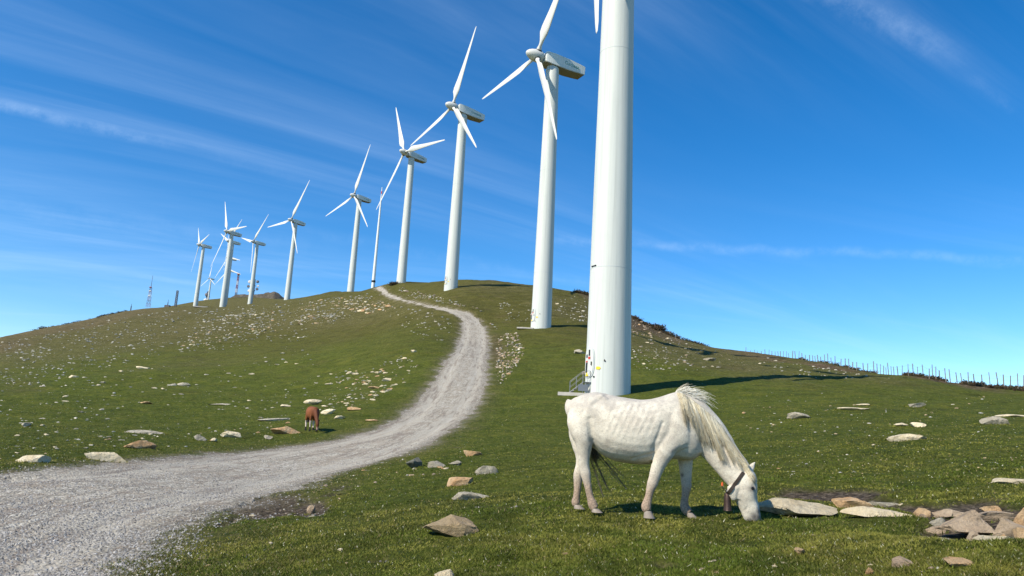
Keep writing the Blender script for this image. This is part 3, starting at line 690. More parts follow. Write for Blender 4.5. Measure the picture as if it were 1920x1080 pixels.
# ------------------------------------------------------------------ thin pole and radio masts on the skyline
m_pole = m_paint('pole_white', (0.74, 0.76, 0.74), 0.45, 0.1)
def place_top(px0, py0, py1, D):
    """foot at (px0,py0), returns foot position and the height that reaches py1"""
    b = at(px0, py0, D)
    for h in np.arange(1, 90, 0.25):
        if proj((b+[0, 0, h])[None])[1][0] <= py1: break
    return b, h
b, h = place_top(699.5, 536, 352, 262)
sp = empty('slender_mast', tuple(b)); tag(sp, 'thin white tapered pole where the gravel road reaches the skyline', 'mast')
MB().lathe([(0.62, -2), (0.62, 1.2), (0.60, 1.2), (0.44, h*0.5), (0.30, h*0.8), (0.18, h*0.93), (0.12, h)], 20).build('pole', m_pole, sp)
MB().lathe([(0.70, 1.25), (0.72, 1.3), (0.72, 1.9), (0.70, 1.95)], 20).build('base_collar', m_dark, sp)
MB().lathe([(0.22, h*0.93), (0.22, h*0.93+1.0)], 12).build('top_collar', m_red, sp)
m_white2 = plain('mast_white', (0.55, 0.54, 0.52)); m_redm = plain('mast_red', (0.24, 0.055, 0.045)); m_gm = plain('mast_grey', (0.09, 0.09, 0.10), 0.6)
def lattice(mb, z0, z1, w0, w1, step, r):
    n = max(1, int(round((z1-z0)/step)))
    for k in range(n):
        za, zb = z0+(z1-z0)*k/n, z0+(z1-z0)*(k+1)/n; wa, wb = w0+(w1-w0)*k/n, w0+(w1-w0)*(k+1)/n
        A_ = [(sx*wa, sy*wa, za) for sx, sy in ((-1, -1), (1, -1), (1, 1), (-1, 1))]; B_ = [(sx*wb, sy*wb, zb) for sx, sy in ((-1, -1), (1, -1), (1, 1), (-1, 1))]
        for q in range(4):
            mb.tube([A_[q], B_[q]], r, 4); mb.tube([A_[q], B_[(q+1) % 4]], r*0.7, 4); mb.tube([B_[q], B_[(q+1) % 4]], r*0.7, 4)
def lattice_mast(px0, py0, py1, D, w0, w1, bands, r, label, thin=0.0, extras=None):
    b, h = place_top(px0, py0, py1, D); root = empty('radio_mast', tuple(b)); tag(root, label, 'radio mast', 'masts on the far skyline')
    hl = h*(1-thin)
    for k in range(len(bands)):
        mb = MB(); z0, z1 = hl*k/len(bands), hl*(k+1)/len(bands)
        lattice(mb, z0, z1, w0+(w1-w0)*k/len(bands), w0+(w1-w0)*(k+1)/len(bands), max(w0*2, 1.2), r); mb.build('lattice_section', bands[k], root, False, False)
    if thin: MB().tube([(0, 0, hl-0.5), (0, 0, h)], [r*2.2, r*1.2], 6).build('antenna', m_gm, root)
    if extras: extras(root, h)
    return root
def ex1(root, h):
    for z in (0.35, 0.5, 0.62):
        MB().tube([(-0.6, -0.6, h*z), (0.6, -0.6, h*z)], 0.4, 8).build('antenna_panel', m_redm if z > .6 else m_white2, root)
lattice_mast(277.5, 576, 517, 520, 1.0, 0.45, [m_redm, m_gm, m_redm, m_white2, m_redm, m_gm], 0.07, 'red and white lattice mast with a thin top, tallest on the left skyline', 0.38, ex1)
lattice_mast(328.5, 577, 545, 520, 0.55, 0.45, [m_gm, m_gm], 0.13, 'dark grey lattice mast between the red mast and the far turbines', 0.0)
lattice_mast(244.5, 585, 570, 470, 0.2, 0.15, [m_gm], 0.07, 'short thin grey mast farthest left on the skyline', 0.3)
def exh(root, h): MB().box((0, 0, 0.9), (3.2, 2.2, 2.2), bev=0.1).build('equipment_cabinet', m_gm, root)
lattice_mast(313.5, 578, 562, 520, 0.18, 0.12, [m_gm], 0.07, 'very thin short mast with a dark cabinet at its foot', 0.3, exh)
def exd(root, h):
    MB().lathe([(1.8, h-3), (2.3, h-2), (2.3, h), (1.8, h+0.6)], 16).build('antenna_drum', m_redm, root)
lattice_mast(442, 556, 513, 1345, 1.4, 1.0, [m_gm, m_white2, m_redm, m_white2, m_redm, m_gm], 0.28, 'red and white lattice mast with a drum on top on the rocky hill', 0.0, exd)
def dish_tower(px0, py0, py1, D, label, dishes):
    b, h = place_top(px0, py0, py1, D); root = empty('telecom_tower', tuple(b)); tag(root, label, 'telecom tower')
    mb = MB(); lattice(mb, -8, h, 2.0, 1.4, 4, 0.4); mb.build('lattice_frame', m_gm, root, False, False)
    for (x, z, r, m) in dishes:
        M = Matrix.Translation((x, -2.2, z*h)) @ Matrix.Rotation(rad(75), 4, 'X') @ Matrix.Rotation(rad(10), 4, 'Y')
        MB().lathe([(r*0.25, -0.8), (r*0.8, -0.3), (r, 0.3), (r, 1.3), (r*0.9, 1.5)], 20, M).build('dish', m, root)
    for z in (0.35, 0.62): MB().lathe([(3.6, z*h), (3.6, z*h+0.5)], 12).build('platform', m_gm, root)
    return root
dish_tower(473, 556, 524, 1345, 'telecom tower hung with white drum dishes behind a far turbine on the rocky hill', [(-6.5, .82, 3.0, m_white2), (-8, .55, 2.4, m_gm), (-5.5, .3, 2.8, m_white2), (7, .85, 2.6, m_gm), (7.5, .42, 2.4, m_gm), (8.5, .6, 1.8, m_white2)])
dish_tower(387.5, 573, 547, 1345, 'small dish tower between the leftmost turbine and the tiny far one', [(-1.5, .75, 2.8, m_gm), (-2, .35, 3.2, m_white2), (1.8, .2, 2.6, m_white2)])

# ------------------------------------------------------------------ fence along the right skyline
m_wood, t = newmat('weathered_wood')
t.put(t.bsdf.inputs['Base Color'], t.mix(t.noise(t.mapping(t.oc, scale=(1, 1, .1)), 30, 5, .7), (0.10, 0.085, 0.07), (0.26, 0.23, 0.19))); t.bsdf.inputs['Roughness'].default_value = 0.9
m_wire = plain('fence_wire', (0.25, 0.25, 0.25), 0.5, 0.7)
fx_ = [567,590,612,625,645,662,680,695,712,727,737,750,765,778,795,810,826,843,860,880,895,908,920,935,953,968,985,1003,1030,1052,1070,1088,1107,1140,1160,1190,1207,1222,1237,1250,1262,1275,1288,1308,1327,1357,1382,1403,1430,1458,1475,1490,1508,1538,1560,1593,1617,1647,1676,1713,1752,1792,1817,1848,1885,1912,1945]
SIL = [(0,80),(150,160),(380,235),(560,265),(750,290),(1000,320),(1150,352),(1400,378),(1560,408),(1750,430),(1920,447),(2100,470)]
DS = [(1396,198),(1469,166),(1565,137),(1623,121),(1720,103),(1781,93),(1920,79),(1990,72)]
fence = empty('wire_fence', (0, 0, 0)); tag(fence, 'long wire fence of thin wooden posts along the right skyline', 'fence')
posts = []
for k, zx in enumerate(fx_):
    px0 = 1180+zx/2.595; D = np.interp(px0, *zip(*DS))+random.uniform(-3, 3)
    v = ray(px0, 700); a = math.atan2(v[0], v[1]); x, y = D*math.sin(a), D*math.cos(a); z = gz(x, y)
    hgt = random.uniform(1.1, 1.6)*(1.0 if k % 5 else 1.12); r = random.uniform(0.038, 0.062)*(1+0.3*(D > 120))
    tip = (random.uniform(-.12, .12), random.uniform(-.08, .08), hgt)
    o = MB().tube([(0, 0, -0.4), (tip[0]*.5, tip[1]*.5, hgt*.5), tip], [r, r*0.95, r*0.85], 7).build('post', m_wood, fence); o.location = (x, y, z); posts.append((Vector((x, y, z)), Vector(tip), hgt))
wm = MB()
for (a, ta, ha), (b, tb_, hb) in zip(posts[:-1], posts[1:]):
    for f in (0.35, 0.62, 0.9): wm.tube([a+ta*f, (a+ta*f+b+tb_*f)/2-Vector((0, 0, .03)), b+tb_*f], 0.005, 4, False)
wm.build('wire', m_wire, fence)

# ------------------------------------------------------------------ stones
def stone_mat(name, c1, c2, c3, sp=0.5):
    m, t = newmat(name)
    oi = t.new('ShaderNodeObjectInfo').outputs['Random']
    vec = t.new('ShaderNodeVectorMath', i_0=t.new('ShaderNodeNewGeometry').outputs['Position']).outputs[0]
    n1 = t.noise(vec, 3.5, 6, 0.7, 0.6); n2 = t.noise(vec, 22, 5, 0.75); n3 = t.noise(vec, 9, 4, .6)
    c = t.mix(t.smooth(n1, 0.35, 0.68), c1, c2); c = t.mix(t.math('MULTIPLY', t.smooth(n2, 0.5, 0.75), sp), c, c3)
    c = t.mix(t.math('MULTIPLY', t.smooth(n3, 0.58, 0.68), 0.4), c, (0.12, 0.10, 0.06))
    h = t.new('ShaderNodeHueSaturation', i_Color=c); t.put(h.inputs['Value'], t.math('ADD', 0.85, t.math('MULTIPLY', oi, 0.3))); 
    t.put(t.bsdf.inputs['Base Color'], h.outputs[0]); t.bsdf.inputs['Roughness'].default_value = 0.9
    bump(t, t.math('ADD', t.noise(vec, 12, 8, 0.75), t.math('MULTIPLY', t.voro(vec, 9), 0.4)), 1.0, 0.09)
    return m
SM = {'pale': stone_mat('stone_pale', (0.66, 0.54, 0.34), (0.80, 0.69, 0.48), (0.40, 0.31, 0.18), 0.3),
      'grey': stone_mat('stone_grey', (0.33, 0.29, 0.21), (0.52, 0.465, 0.355), (0.18, 0.155, 0.105)),
      'orange': stone_mat('stone_orange', (0.50, 0.29, 0.13), (0.64, 0.45, 0.25), (0.25, 0.14, 0.07)),
      'tan': stone_mat('stone_tan', (0.40, 0.29, 0.185), (0.52, 0.40, 0.27), (0.20, 0.135, 0.08)),
      'brown': stone_mat('stone_brown', (0.36, 0.26, 0.145), (0.48, 0.36, 0.21), (0.42, 0.30, 0.09)),
      'dark': stone_mat('stone_dark', (0.10, 0.10, 0.08), (0.20, 0.195, 0.15), (0.05, 0.05, 0.04))}
def stone_geo(seed, sub=3, cuts=9, dims=(1, .7, .5), peak=0.0):
    b = bmesh.new(); bmesh.ops.create_icosphere(b, subdivisions=sub, radius=1.0); rs = np.random.default_rng(seed)
    P = np.array([v.co[:] for v in b.verts]); F = [[v.index for v in f.verts] for f in b.faces]; b.free()
    for k in range(cuts):
        n = rs.normal(size=3); n /= np.linalg.norm(n); d = rs.uniform(0.36, 0.78); s = P@n; m = s > d; P[m] -= np.outer(s[m]-d, n)
    P /= np.abs(P).max(0)
    if peak: w = 1-peak*sstep(P[:, 2], -0.1, 1.0); P[:, 0] *= w; P[:, 1] *= w
    nz = np.array([mnoise.fractal(Vector(p*1.7+seed), 1.0, 2.0, 4) for p in P]) if sub > 2 else rs.uniform(-.5, .5, len(P))
    P = P*(1+0.07*nz[:, None])
    if sub > 2: P = P*(1+0.035*np.array([mnoise.fractal(Vector(p*6.5+seed), 0.7, 2.1, 4) for p in P])[:, None])
    return P*np.array(dims)*0.5, F
def stone_obj(name, P, F, mat, loc, rz=0.0, tilt=(0, 0)):
    o = mesh_np(name, P, F, mat, None, True)
    try: o.data.set_sharp_from_angle(angle=rad(24))
    except Exception: pass
    o.location = loc; o.rotation_euler = (tilt[0], tilt[1], rz); return o
PROM = [ # x centre, y bottom, w, h, tone, name, label, depth ratio, sink, peak
 (847,999,108,50,'brown','boulder','big brown peaked boulder half sunk in the near grass, lichen stained',.8,.06,.55),
 (865,911,52,28,'orange','rock','orange angular rock just behind the grey white block in the grass',.7,.15,0),
 (879,934,74,26,'grey','rock','whitish grey oblong block right in front of the orange angular rock',.5,.15,0),
 (910,888,50,21,'grey','rock','tilted greenish grey oblong rock, right of the orange angular rock',.45,.1,0),
 (887,857,36,14,'orange','rock','small flat pinkish orange rock highest of the rocks left of the horse',.6,.1,0),
 (778,877,34,25,'dark','rock','dark faced upright rock on the verge close to the road',.7,.15,.3),
 (817,876,42,19,'grey','rock','grey mossy rock right beside the dark faced rock on the verge',.7,.15,0),
 (855,875,28,12,'grey','rock','low pale rock between the mossy rock and the tilted oblong rock',.6,.2,0),
 (583,949,17,16,'tan','rock','small upright tan stone at the edge of the dark muddy ditch',.7,.1,.2),
 (587,960,19,11,'grey','rock','small square pale stone in front of the upright tan one by the muddy ditch',.7,.1,0),
 (192,862,70,19,'pale','rock','long pale slab lying on the far verge, second from the left edge',.35,.15,0),
 (268,843,58,20,'orange','rock','long orange rock on the far verge left of the brown pony',.4,.15,0),
 (68,868,48,16,'pale','rock','pale layered slab on the far verge nearest the left edge',.45,.15,0),
 (437,821,42,15,'pale','rock','pale yellow slab on the far verge midway between orange rock and pony',.4,.1,0),
 (532,815,58,20,'orange','rock','stacked orange and cream rock just left of the brown pony',.5,.1,0),
 (376,827,22,14,'grey','rock','grey white stone standing on the far verge, left of a small round one',.6,.1,0),
 (399,829,14,9,'pale','rock','small round white stone beside the grey white stone on the far verge',.8,.1,0),
 (502,823,17,10,'grey','rock','small grey stone on the far verge left of the stacked orange rock',.8,.1,0),
 (1492,969,164,34,'pale','boulder','large flat cream boulder just right of the white horse\'s muzzle',.75,.12,.5),
 (1605,955,70,17,'orange','rock','flat pinkish slab behind the white ridge stone right of the cream boulder',.6,.15,0),
 (1636,973,112,16,'pale','rock','long low whitish stone right of the large cream boulder',.35,.15,0),
 (1662,940,60,7,'grey','rock','thin pale stone lying on the dark mud strip',.5,.15,0),
 (1748,999,116,25,'tan','rock','long brown slab at the left front of the rock heap',.5,.1,0),
 (1716,1002,58,13,'tan','rock','pinkish brown flake at the grass edge under the long brown slab',.7,.15,0),
 (1770,1009,52,12,'grey','rock','pale grey flat stone at the front edge of the rock heap',.6,.15,0),
 (1816,990,98,38,'tan','boulder','broad sloping tan slab in the middle of the rock heap',.7,.1,.1),
 (1893,1002,64,42,'tan','boulder','big rough tan block at the right of the rock heap',.8,.1,.1),
 (1834,996,34,26,'tan','rock','knobbly brown stone between the two big tan blocks of the heap',.7,.1,.1),
 (1876,1004,34,28,'orange','rock','yellow orange wedge standing on the front of the rock heap',.6,.05,.4),
 (1862,1017,62,15,'pale','rock','smooth pale yellow slab at the very front of the rock heap',.6,.1,0),
 (1926,1014,44,30,'orange','rock','orange brown block cut by the right edge of the picture, front of the heap',.7,.1,.1),
 (1922,978,30,26,'orange','rock','yellow stone at the right edge behind the big rough tan block',.7,.1,.1),
 (1790,967,64,14,'tan','rock','thin tilted tan slab at the back of the rock heap',.6,.1,0),
 (1860,968,70,14,'tan','rock','grey brown rubble slab at the back right of the rock heap',.8,.15,0),
 (1806,1010,30,14,'grey','rock','small grey brown lump in the shadowed front gap of the rock heap',.8,.1,0),
 (1845,1006,22,16,'dark','rock','dark stone in the shadowed front gap left of the orange wedge',.8,.1,0),
 (1861,797,44,17,'grey','rock','light grey square block in the right field near the picture edge',.7,.1,0),
 (1902,783,50,9,'pale','rock','long pale slab behind the light grey square block at the right edge',.4,.1,0),
 (1692,828,72,14,'pale','rock','long flat cream slab in the right field above the mud strip',.4,.15,0),
 (1500,785,44,15,'grey','rock','broken grey rock in the field right of the horse\'s mane',.6,.1,0),
 (1596,770,56,8,'pale','rock','long white slab in the right field, behind it a thinner one',.5,.1,0),
 (1618,762,30,6,'pale','rock','thinner white slab behind the long white slab in the right field',.5,.1,0),
 (1716,765,32,10,'grey','rock','flat grey white stone in the right field below the fence',.6,.1,0),
 (1719,801,28,11,'pale','rock','pale stone in the right field, right one of a level pair',.6,.1,0),
 (1688,801,24,8,'pale','rock','pale flat stone in the right field, left one of a level pair',.6,.1,0),
 (1893,908,56,9,'pale','rock','low whitish stones in grass at the right edge above the rock heap',.4,.15,0),
 (838,1084,46,20,'pale','rock','white stone cut by the bottom edge of the picture',.7,.1,.1),
 (1500,1047,17,12,'orange','rock','small pinkish stone in the near grass below the horse\'s head',.8,.1,0),
 (1692,1063,40,20,'tan','rock','rough brown stone in the near grass below the rock heap',.8,.2,0),
 (1795,1064,44,12,'orange','rock','flat reddish stone in the near grass, right of the rough brown stone',.5,.2,0),
 (1628,1082,16,13,'orange','rock','pinkish pebble at the bottom edge right of centre',.8,.1,0),
 (1087,665,24,13,'grey','rock','grey rock at the left side of the nearest turbine tower',.7,.1,.1),
 (1097,704,22,14,'tan','rock','brown rock behind the steel stairs at the nearest tower',.7,.1,.1),
 (589,758,38,12,'pale','rock','long pale slab right behind the brown pony',.5,.1,0),
 (613,779,28,14,'pale','rock','pale slab right of the brown pony\'s back',.5,.1,0),
 (637,786,21,9,'pale','rock','pale rounded slab second to the right of the pony',.5,.1,0),
 (662,771,29,9,'orange','rock','narrow cream and orange slab third to the right of the pony',.4,.1,0),
 (726,717,21,8,'pale','rock','bright cream slab at the right end of the stone scatter by the road bend',.5,.1,0),
 (703,730,24,7,'orange','rock','orange cream slab just left of and below the bright cream slab',.5,.1,0),
 (775,660,14,6,'pale','rock','lone pale yellow stone left of the steep part of the road',.6,.1,0),
 (697,792,24,5,'orange','rock','thin buff slab on the verge where the road bends left',.5,.1,0),
 (275,813,66,8,'grey','rock','wide flat grey outcrop flush with the grass above the orange rock',.4,.3,0),
 (420,758,50,4,'grey','rock','thin grey outcrop line in the middle of the left slope',.3,.3,0),
 (520,787,66,6,'grey','rock','grey outcrop strip flush with the ground left of the pony\'s back',.3,.3,0),
 (267,691,24,8,'pale','rock','pale boulder in the middle of the upper left slope',.6,.1,0),
 (139,708,15,6,'pale','rock','bright white stone on the left slope near the edge',.6,.1,0),
 (345,721,22,8,'grey','rock','grey boulder at the right end of the pair on the left slope',.6,.1,0),
 (325,718,14,6,'grey','rock','smaller grey stone at the left end of the pair on the left slope',.6,.1,0),
 (275,757,22,6,'orange','rock','low orange grey mound of rock on the open left slope',.6,.1,.2),
 (49,800,13,8,'grey','rock','small grey white stone on the green left slope near the edge',.7,.1,0),
 (535,762,20,5,'pale','rock','pale flat stone above the grey outcrop strip left of the pony',.6,.1,0),
 (1330,676,24,8,'grey','rock','light grey boulder on the slope below the brown skyline right of the tower',.6,.1,0),
 (1394,775,8,7,'orange','rock','tiny cream stone in the field above the horse\'s neck',.8,.1,0)]
allst = np.array([(p[0], p[1]) for p in PROM], float)
Dp, dp = hit(allst[:, 0], allst[:, 1])
OCC = []; RIM = []
for k, (x, yb, w, h, tone, nm, lab, dr_, sink, peak) in enumerate(PROM):
    D = Dp[k]
    if np.isnan(D): continue
    w_m = w/FPX*D*1.02; dep = w_m*dr_
    # the visible height is the stone's own height plus its foreshortened top
    el = abs(math.atan2(1.6-D*float(base_s(np.array([math.degrees(math.atan2(*dp[k]))]), np.array([math.log(D)]))[0]), D))
    h_m = max(h/FPX*D-0.35*dep*el, h/FPX*D*0.55, 0.03)
    tot = (0.80 if D > 12 else (1.12 if x > 1690 else (0.85 if w > 150 else 1.05)))*h_m/(1-sink-0.12)
    P, F = stone_geo(100+k*7, 4 if w > 60 else 3, 14, (w_m, dep, tot), peak)
    c = dp[k]*(D+dep*0.42)
    o = stone_obj(nm, P, F, SM[tone], (c[0], c[1], gz(c[0], c[1])+tot*(0.5-sink-0.16)), -math.atan2(*dp[k])+random.uniform(-.12, .12), (random.uniform(-.06, .06), random.uniform(-.06, .06)))
    tag(o, lab, 'boulder' if nm == 'boulder' else 'rock'); OCC.append((c[0], c[1], max(w_m, dep)*0.5)); RIM.append((c[0], c[1], w_m*.5, dep*.5, -math.atan2(*dp[k]), D))
# scattered stones by region: polygon in picture, count, size range in pixels, tones, label, group
REG = [
 ([(0,645),(250,590),(480,572),(660,556),(700,570),(560,640),(300,668),(0,735)], 1300, (1.8, 7.5), ['pale','grey','grey'], 'small pale stone among many on the upper left slope', 'stones on the upper left slope', 2.2),
 ([(380,600),(540,570),(690,552),(735,572),(640,600),(520,622),(330,660)], 800, (2.2, 9), ['pale','grey','pale','orange'], 'stone of the dense scree band under the left skyline', 'stones of the scree band', 2.0),
 ([(640,563),(735,566),(745,582),(690,590),(650,580)], 60, (4, 12), ['orange','pale'], 'orange stone of the cut bank left of the road top', 'stones of the cut bank', 1.8),
 ([(740,535),(790,545),(900,585),(935,620),(905,606),(850,578),(760,556)], 240, (2.5, 8), ['pale','tan','grey'], 'stone lining the right side of the upper road', 'stones along the upper road', 2.0),
 ([(735,570),(850,600),(848,640),(800,640),(730,600)], 90, (3, 9), ['pale','grey'], 'pale stone left of the road where it steepens', 'stones left of the steep road', 2.0),
 ([(930,640),(950,626),(972,632),(984,655),(976,680),(958,700),(938,722),(926,700),(928,665)], 330, (3, 9), ['orange','pale','tan','tan'], 'stone of the tan rubble heap on the right of the road', 'stones of the roadside heap', 1.3),
 ([(620,700),(760,665),(790,690),(745,730),(680,760),(600,770)], 220, (3, 13), ['pale','pale','grey','orange'], 'cream stone of the scatter between pony and road bend', 'stones of the scatter behind the pony', 2.2),
 ([(1040,556),(1100,560),(1100,605),(1040,610)], 70, (3, 10), ['grey','pale'], 'grey stone on the knoll between the two nearest towers', 'stones on the knoll', 1.8),
 ([(935,560),(1000,575),(995,610),(940,600)], 60, (2, 7), ['grey','pale'], 'small stone on the slope left of the second tower', 'stones left of the second tower', 2),
 ([(1185,598),(1260,630),(1330,658),(1420,690),(1250,700),(1185,690)], 300, (2.2, 9), ['pale','grey','tan'], 'pale stone on the slope right of the nearest tower', 'stones right of the nearest tower', 2),
 ([(1185,592),(1225,612),(1225,635),(1185,628)], 60, (3, 9), ['tan','orange'], 'brown stone of the bank beside the nearest tower', 'stones of the brown bank', 1.6),
 ([(1420,668),(1560,688),(1700,708),(1560,712),(1430,700)], 80, (3, 9), ['pale','grey'], 'pale stone on the slope under the fence', 'stones under the fence', 2.2),
 ([(1420,730),(1900,745),(1915,880),(1450,900),(1380,800)], 170, (2, 9), ['pale','grey','orange'], 'small pale stone in the green field right of the horse', 'stones in the right field', 2.2),
 ([(0,735),(300,680),(560,650),(640,700),(560,790),(300,830),(0,860)], 420, (2.0, 11), ['pale','grey','pale'], 'small pale stone in the green lower left slope', 'stones in the lower left slope', 2.4),
 ([(0,850),(560,780),(560,815),(0,875)], 45, (4, 14), ['pale','grey','orange'], 'small stone on the far verge of the road', 'stones on the far verge', 2),
 ([(560,920),(760,860),(860,880),(700,910),(600,950)], 45, (4, 13), ['pale','orange','tan'], 'small stone on the grassy verge near the muddy ditch', 'stones on the near verge', 1.8),
 ([(400,930),(600,930),(560,970),(390,985)], 50, (4, 12), ['grey','tan','pale'], 'small stone lying in the muddy ditch by the road', 'stones in the ditch', 1.6),
 ([(1690,962),(1780,950),(1935,948),(1935,1008),(1800,1006),(1740,995)], 38, (9, 38), ['tan','tan','orange','grey'], 'brown rubble stone lying in the rock heap', 'rubble of the rock heap', 1.15),
 ([(400,1010),(900,1000),(1350,990),(1900,1030),(1900,1079),(300,1079)], 70, (5, 14), ['pale','orange','tan'], 'small stone half hidden in the near grass', 'stones in the near grass', 1.8),
 ([(1450,925),(1700,940),(1690,955),(1600,945)], 22, (4, 12), ['pale','grey'], 'small stone on the dark mud strip', 'stones on the mud strip', 1.8)]
def in_poly(x, y, poly):
    ins = np.zeros(len(x), bool); n = len(poly)
    for i in range(n):
        (x1, y1), (x2, y2) = poly[i], poly[(i+1) % n]
        c = ((y1 > y) != (y2 > y)); ins ^= c & (x < (x2-x1)*(y-y1)/((y2-y1)+1e-9)+x1)
    return ins
cand = []
for ri, (poly, cnt, (s0, s1), tones, lab, grp, flat) in enumerate(REG):
    P = np.array(poly, float); lo, hi = P.min(0), P.max(0); xs = []; 
    X = rng.uniform(lo[0], hi[0], cnt*12); Y = rng.uniform(lo[1], hi[1], cnt*12); k = in_poly(X, Y, poly)
    den = fbm(X/55+ri, Y/22, 4, 60+ri, 0.6)+0.1; k &= (rng.uniform(-.45, .35, len(X)) < den+(.22 if 'heap' in grp else 0))
    X, Y = X[k][:cnt], Y[k][:cnt]
    D, d = hit(X, Y); u = rng.uniform(0, 1, len(X)); sz = s0+(s1-s0)*u**2.6
    Pw = d*D[:, None]; ok = ~np.isnan(D)
    sd_ = np.full(len(X), 9.0); sd_[ok] = sdf_poly(Pw[ok], road_poly)
    for i in range(len(X)):
        if ok[i] and (sd_[i] > 0.35+0.004*D[i]):
            if any((Pw[i][0]-o_[0])**2+(Pw[i][1]-o_[1])**2 < o_[2]**2 for o_ in OCC): continue
            if math.hypot(Pw[i][0]-p1.x, Pw[i][1]-p1.y) < 2.2: continue
            cand.append((sz[i], ri, Pw[i][0], Pw[i][1], D[i], random.choice(tones), flat))
cand.sort(key=lambda c: -c[0])
NIND = 232
protos = {}
for tn in ('pale', 'grey', 'orange', 'tan'):
    for s in range(5):
        P, F = stone_geo(900+s*13, 2, 8, (1, .75, .6)); me = mesh_np('stone', P, F, SM[tn], None, True); 
        try: me.data.set_sharp_from_angle(angle=rad(26))
        except Exception: pass
        protos[(tn, s)] = me; me['_p'] = 1
cx_ = np.array([c[2] for c in cand]); cy_ = np.array([c[3] for c in cand]); cz_ = full_z(cx_, cy_)
used = set()
for i, (sz, ri, x, y, D, tone, flat) in enumerate(cand[:NIND]):
    key = (tone, random.randrange(5)); src = protos[key]
    if key not in used: o = src; used.add(key)
    else: o = src.copy(); link(o)
    w = sz/FPX*D; o.location = (x, y, cz_[i]+w*0.05); o.rotation_euler = (random.uniform(-.2, .2), random.uniform(-.2, .2), -math.atan2(x, y)+random.uniform(-.5, .5))
    o.scale = (w, w*random.uniform(.7, 1.1), w*random.uniform(1.1, 1.5)/flat)
    tag(o, REG[ri][4], 'stone', REG[ri][5])
for k, o in protos.items():
    if k not in used: bpy.data.objects.remove(o)
# the rest, a few pixels each, as one mass
bv = [stone_geo(300+s, 1, 6, (1, .75, .6)) for s in range(8)]
VV = []; FF = []; CC = []; nb0 = 0
colt = {'pale': (0.56, 0.51, 0.40), 'grey': (0.40, 0.39, 0.345), 'orange': (0.50, 0.36, 0.20), 'tan': (0.33, 0.25, 0.18)}
for i, (sz, ri, x, y, D, tone, flat) in enumerate(cand[NIND:], NIND):
    P, F = bv[i % 8]; w = sz/FPX*D*0.95; a = rng.uniform(0, 6.28); c, s = math.cos(a), math.sin(a)
    Q = P*np.array([w*rng.uniform(.8, 1.2), w*rng.uniform(.7, 1.1), w*rng.uniform(1.0, 1.6)/flat*1.1]); Q = np.stack([Q[:, 0]*c-Q[:, 1]*s, Q[:, 0]*s+Q[:, 1]*c, Q[:, 2]], 1)+[x, y, cz_[i]+w*0.04]
    VV.append(Q); FF.append(np.array(F)+nb0); nb0 += len(Q); CC.append(np.tile(np.array([*colt[tone], 1])*rng.uniform(.65, 1.2), (len(Q), 1)))
m_sc, t = newmat('scree_stone'); ca = t.new('ShaderNodeAttribute', attribute_name='col').outputs['Color']
t.put(t.bsdf.inputs['Base Color'], t.mix(t.math('MULTIPLY', t.noise(t.oc, 7, 4, .7), .5), ca, (0.16, 0.14, 0.11))); t.bsdf.inputs['Roughness'].default_value = 0.9
sc_o = mesh_np('scattered_stones', np.concatenate(VV), np.concatenate(FF), m_sc, None, False); attr(sc_o, 'col', np.concatenate(CC), 'FLOAT_COLOR')
tag(sc_o, 'countless small pale stones strewn over the slopes', 'stones', kind='stuff')
print('stones', len(cand))

# ------------------------------------------------------------------ grass, loose gravel, heather
def scatter_px(n, x0, x1, y0, y1, pw=1.0, seed=1):
    r = np.random.default_rng(seed); X = r.uniform(x0, x1, n); Y = y0+(y1-y0)*r.uniform(0, 1, n)**pw
    D, d = hit(X, Y); ok = ~np.isnan(D); return X[ok], Y[ok], D[ok], (d*D[:, None])[ok]
X, Y, D, P = scatter_px(680000, -330, 2260, 728, 1130, 0.62, 4)
k = D < 62; X, Y, D, P = X[k], Y[k], D[k], P[k]
z, sd_, nz, dirt, heath, _ = full_z(P[:, 0], P[:, 1], True)
r = np.random.default_rng(8)
keep = ((sd_+nz) > r.uniform(-0.25, 0.75, len(D))) & (dirt < r.uniform(0.25, 0.6, len(D)))
for o_ in OCC:
    keep &= ((P[:, 0]-o_[0])**2+(P[:, 1]-o_[1])**2 > (o_[2]*0.86)**2)
clump = fbm(P[:, 0]*1.6, P[:, 1]*1.6, 4, 51, .6); keep &= (clump > r.uniform(-.75, .15, len(D)))
P, D, clump, sd2 = P[keep], D[keep], clump[keep], sd_[keep]; tall = np.zeros(len(P)); z = z[keep]
EP = []; ED = []
for hx0, hy0 in ((1118,961),(1086,955),(1216,973),(1304,973)):
    q_ = ground_px([hx0], [hy0])[0]; RIM.append((q_[0], q_[1]-.03, .085, .085, 0, 7.7))
for (x_, y_, a_, b_, rz_, D_) in RIM:           # longer grass the sheep cannot reach, round the foot of each stone
    if D_ > 40: continue
    m_ = int(300*max(a_, .2)); th_ = r.uniform(0, 2*np.pi, m_); k_ = r.uniform(.86, 1.10, m_); u_, v_ = a_*np.cos(th_)*k_, b_*np.sin(th_)*k_
    EP.append(np.stack([x_+u_*math.cos(rz_)-v_*math.sin(rz_), y_+u_*math.sin(rz_)+v_*math.cos(rz_)], 1)); ED.append(np.full(m_, D_))
EP = np.concatenate(EP); ED = np.concatenate(ED); ez = full_z(EP[:, 0], EP[:, 1])
P = np.concatenate([P, EP]); D = np.concatenate([D, ED]); z = np.concatenate([z, ez]); clump = np.concatenate([clump, np.zeros(len(EP))]); sd2 = np.concatenate([sd2, np.full(len(EP), 3.0)]); tall = np.concatenate([tall, np.ones(len(EP))])
n = len(P)
